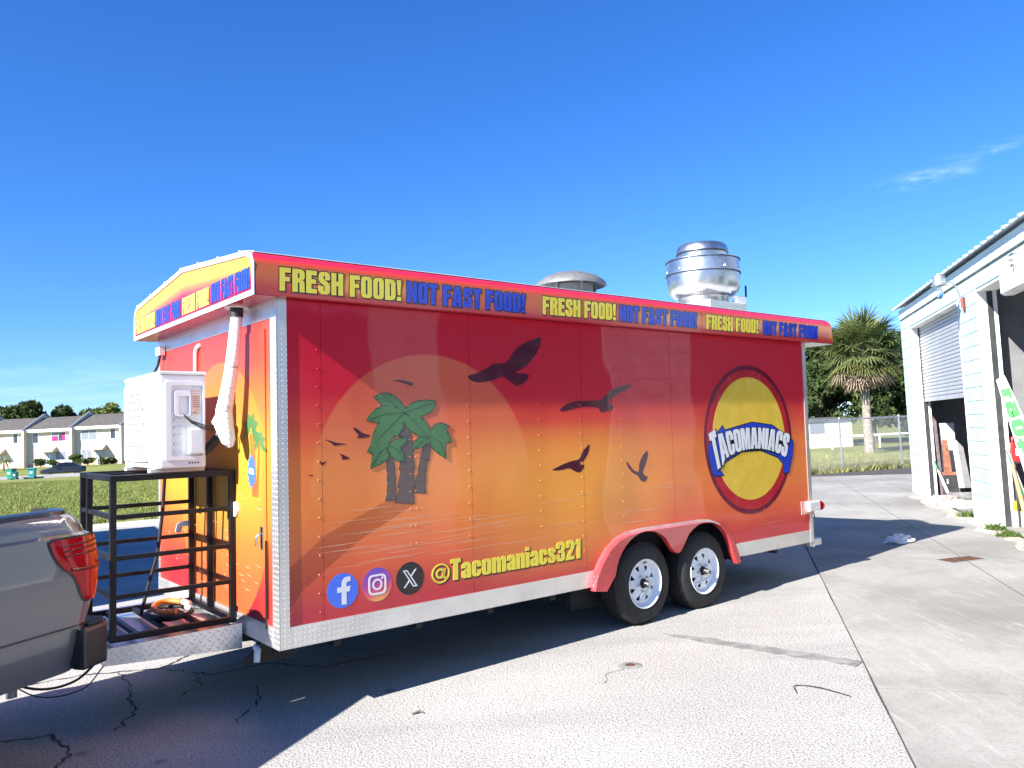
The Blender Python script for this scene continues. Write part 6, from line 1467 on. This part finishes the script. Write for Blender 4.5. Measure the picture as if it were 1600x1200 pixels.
# ---------------------------------------------------------------- townhouses across the lawn
TY = 118.0; TZ = -0.13
def townhouse(x0, x1, dy, dz, label, wins, door, small):
    t = thing('townhouse', label, 'house', (x0, TY + dy, TZ), group='row of townhouses across the lawn')
    W_ = x1 - x0; H_ = 5.45 + dz
    MB().box(0, W_, 0, 9, -0.4, H_).build('wall', STUCCO, t)
    MB().prism([(-0.55, H_ - .02), (-0.55, H_ + 0.12), (4.5, H_ + 2.05), (9.5, H_ + .12), (9.5, H_ - .02), (4.5, H_ + 1.85)], lambda a, b, d: (d, a, b), 0.16, W_ - 0.16).build('roof', SHING, t)
    MB().box(0.16, W_ - .16, -0.58, -0.552, H_ - .30, H_ + 0.13).build('eave_board', FASC, t); MB().box(0.16, W_ - .16, -0.551, -0.002, H_ - .30, H_ - .26).build('soffit', FASC, t)
    for x in (-0.15, W_ - 0.15):
        fwm = MB().prism([(-0.9, -0.4), (-0.9, H_ + 0.1), (4.5, H_ + 2.5), (9.6, H_ + .5), (9.6, -.4)], lambda a, b, d: (d, a, b), x + .001, x + 0.299).build('party_wall', STUCCO, t)
        MB().prism([(-0.98, H_ + 0.05), (-0.98, H_ + .17), (4.5, H_ + 2.62), (9.7, H_ + .6), (9.7, H_ + .5), (4.5, H_ + 2.505), (-.9, H_ + .105)], lambda a, b, d: (d, a, b), x - .02, x + 0.32).build('coping', FWALL, fwm)
    MB().box(0.3, W_ - .3, -0.03, -0.002, -0.4, 0.55).build('brick_base', BRK, t)
    for wx, wz, ww, wh_, style in wins:
        fr = MB().box(wx - .08, wx + ww + .08, -0.05, -0.003, wz - .08, wz + wh_ + .08).build('window', FASC, t)
        for i in range(2 if ww > 1 else 1):
            px = wx + i * (ww / 2 + .03) if ww > 1 else wx; pw_ = ww / 2 - .03 if ww > 1 else ww
            if style == 'mag':
                MB().box(px, px + pw_, -0.06, -0.051, wz, wz + wh_).build('pane', WGLASS if i else BLIND, fr)
                MB().box(px + (pw_ * .5 if i else 0), px + pw_, -0.07, -0.061, wz, wz + wh_ * (.9 if i else .55)).build('curtain', MAG, fr)
            else: MB().box(px, px + pw_, -0.06, -0.051, wz, wz + wh_).build('pane', BLIND if style == 'blind' else WGLASS, fr)
    d_ = MB().box(door, door + 1.0, -0.06, -0.031, -0.1, 2.05).build('door', DOORB, t); MB().lathe([(0.0005, -.11), (.03, -.10), (.03, -.061)], (door + .12, 0, 1.0), 8, 'y').build('handle', STEEL, d_)
    aw = MB().prism([(-1.25, 2.15), (-1.15, 2.3), (-0.003, 2.95), (-.003, 2.25), (-.9, 2.15)], lambda a, b, d: (d, a, b), door - .55, door + 1.6).build('awning', AWN, t)
    if small:
        MB().box(small, small + .7, -0.04, -0.003, 3.2, 3.42).build('number_plate', DARKM, t)
        MB().box(small + .06, small + .64, -0.05, -0.041, 3.26, 3.36).build('number_face', PAPER, t)
    return t
townhouse(-79.6, -72.45, 0.6, .05, 'cream townhouse at the left edge behind the green bins', [(5.0, 3.75, .65, 1.35, 'dark'), (1.0, 3.75, 1.9, 1.35, 'dark')], 2.2, 5.6)
townhouse(-72.3, -65.05, 0.0, .0, 'cream townhouse with magenta curtains behind the parked car', [(1.0, 3.6, .75, 1.4, 'dark'), (3.8, 3.75, 2.0, 1.25, 'mag'), (4.3, .9, 1.6, 1.3, 'blind')], 2.9, None)
townhouse(-64.9, -57.65, -0.6, .1, 'cream townhouse with wide blue-grey upper window next to the condenser', [(1.1, 3.7, 2.2, 1.4, 'blind'), (1.1, .9, 1.5, 1.4, 'blind'), (5.4, 3.75, .7, 1.35, 'dark')], 3.2, None)
townhouse(-57.5, -50.2, 0.0, .1, 'cream townhouse seen only through the rack and behind the condenser', [(1.1, 4.0, .6, 1.1, 'dark'), (3.9, 3.95, 1.75, 1.05, 'blind')], 2.9, None)
for i, (x, y, h, r, mt, lab) in enumerate(((-68.8, 115.6, 1.3, .9, LEAF_OAK, 'dark low hedge bush left of the parked car'), (-66.9, 115.8, 1.0, .8, LEAF_MID, 'grey green bush behind the parked car bonnet'), (-63.3, 114.6, 2.0, .8, LEAF_MID, 'tall leafy shrub between the two right townhouses'), (-61.4, 114.6, 1.2, .9, LEAF_OAK, 'round dark bush before the wide-windowed townhouse'), (-59.3, 114.8, .9, .9, LEAF_LT, 'low yellow green bush right of the blue door'), (-58.0, 114.6, 1.1, .7, LEAF_OAK, 'dark bush beside the condenser edge'))):
    shrub('shrub', lab, x, y, h, r, mt, 700, .16, 20 + i)
def small_palm(x, y, h, lab, seed):
    q = random.Random(seed); t = thing('small_palm', lab, 'palm tree', (x, y, ground_z(x, y)), group='small palms by the townhouses')
    MB().tube([(0, 0, -.1), (0, 0, h * .55)], [.12, .09], 7).build('trunk', BARK, t, smooth=60)
    b = MB()
    for k in range(16):
        a = q.uniform(0, 6.28); e = q.uniform(-.1, 1.2); o = len(b.v); L = h * .6
        for j in range(6):
            s = j / 5; p = Vector((math.cos(a) * math.cos(e) * L * s, math.sin(a) * math.cos(e) * L * s, h * .55 + math.sin(e) * L * s - L * .7 * s * s)); w = .14 * math.sin(math.pi * min(1, .12 + s * .85)); sv = Vector((-math.sin(a), math.cos(a), 0)) * w
            b.v += [tuple(p - sv), tuple(p + sv)]
        for j in range(5): b.f.append((o + 2 * j, o + 2 * j + 1, o + 2 * j + 3, o + 2 * j + 2))
    b.build('fronds', LEAF_PY, t, fix=False)
small_palm(-69.6, 108.5, 2.6, 'small drooping palm above the green bins', 1); small_palm(-59.0, 113.4, 2.0, 'little palm by the door of the wide-windowed townhouse', 2)
def bin_(x, y, mt, lab, s=1.0):
    t = thing('wheelie_bin', lab, 'bin', (x, y, ground_z(x, y) + .02), random.uniform(-.3, .3), group='bins on the verge')
    b = MB(); b.add([(-.26, -.28, .05), (.26, -.28, .05), (.26, .28, .05), (-.26, .28, .05), (-.33, -.36, 1.02), (.33, -.36, 1.02), (.33, .36, 1.02), (-.33, .36, 1.02)], [(3, 2, 1, 0), (4, 5, 6, 7), (0, 1, 5, 4), (1, 2, 6, 5), (2, 3, 7, 6), (3, 0, 4, 7)]); b.build('bin_body', mt, t, bevel=.03)
    MB().prism([(-.42, 1.021), (-.42, 1.06), (.0, 1.12), (.42, 1.09), (.42, 1.021)], lambda a, b_, d: (d, a, b_), -.36, .36).build('lid', mt, t, bevel=.015)
    for sx in (-.30, .30): MB().lathe([(0.0005, -.03), (.12, -.03), (.12, .03), (.0005, .03)], (sx, .30, .12), 14, 'x').build('wheel', RUB, t)
    MB().box(-.12, .12, -.345, -.335, .55, .75).build('front_mark', PAPER, t); t.scale = (s, s, s)
bin_(-53.1, 84.0, BIN, 'green wheelie bin with pale front mark at the left edge', 1.05); bin_(-50.9, 84.0, BIN2, 'teal wheelie bin right of the green one on the verge'); bin_(-52.2, 83.2, plain('dark teal bin plastic', (.01, .13, .12), .5), 'low dark teal bin leaning before the green bin', .72)
# parked saloon
CR = thing('parked_car', 'black saloon car parked before the townhouse with magenta curtains', 'car', (-53.0, 93.5, ground_z(-53, 93.5) + 0.02), math.radians(-62))
def csec(y, hw_, zb, zm, zt, tw): return [(-hw_, y, zb), (hw_, y, zb), (hw_ * 1.03, y, (zb + zm) / 2), (hw_ * .97, y, zm), (tw, y, zt - .03), (tw * .8, y, zt), (-tw * .8, y, zt), (-tw, y, zt - .03), (-hw_ * .97, y, zm), (-hw_ * 1.03, y, (zb + zm) / 2)]
def loft2(rings, name, mat, par, smooth=35):
    b = MB(); n = len(rings[0])
    for R in rings: b.v += [tuple(p) for p in R]
    for i in range(len(rings) - 1):
        for k in range(n): b.f.append((i * n + k, i * n + (k + 1) % n, (i + 1) * n + (k + 1) % n, (i + 1) * n + k))
    b.f.append(tuple(reversed(range(n)))); b.f.append(tuple((len(rings) - 1) * n + k for k in range(n)))
    return b.build(name, mat, par, smooth=smooth)
loft2([csec(-2.35, .70, .35, .55, .62, .6), csec(-2.2, .84, .25, .62, .72, .72), csec(-1.2, .90, .2, .72, .90, .74), csec(0, .90, .2, .74, .95, .76), csec(1.6, .90, .2, .76, .98, .76), csec(2.2, .84, .28, .76, .95, .72), csec(2.38, .74, .38, .62, .80, .6)], 'body', CARK, CR)
loft2([csec(-1.15, .74, .86, .88, .90, .70), csec(-.35, .73, .88, .95, 1.38, .58), csec(.3, .73, .9, .96, 1.45, .58), csec(1.0, .73, .9, .96, 1.38, .57), csec(1.85, .72, .92, .95, .98, .66)], 'greenhouse', GLASSD, CR)
loft2([csec(-.45, .60, 1.33, 1.35, 1.385, .56), csec(.3, .60, 1.40, 1.43, 1.465, .56), csec(1.1, .58, 1.33, 1.35, 1.38, .54)], 'roof_panel', CARK, CR)
for y in (-1.45, 1.4):
    for sx in (-1, 1):
        w_ = empty('wheel'); w_.parent = CR; w_.location = (sx * .86, y, .33); w_.rotation_euler = (0, 0, 0 if sx > 0 else math.pi)
        MB().lathe([(.22, .0), (.30, .02), (.33, 0), (.33, -.18), (.22, -.18)], n=22, axis='x').build('tyre', TYRE, w_, smooth=40); MB().lathe([(.0005, .02), (.21, .025), (.22, 0)], n=22, axis='x').build('rim', STEEL, w_, smooth=40)
for sx in (-1, 1):
    MB().box(sx * .62 - .17, sx * .62 + .17, -2.36, -2.18, .60, .70).build('headlight', CHROME, CR, bevel=.02)
    MB().box(sx * .95 - .09, sx * .95 + .09, -.75, -.62, .92, 1.03).build('mirror', CARK, CR, bevel=.02)
MB().box(-.45, .45, -2.40, -2.33, .42, .56).build('grille', CHROME, CR, bevel=.01); MB().box(-.26, .26, -2.42, -2.401, .34, .41).build('number_plate', PAPER, CR)
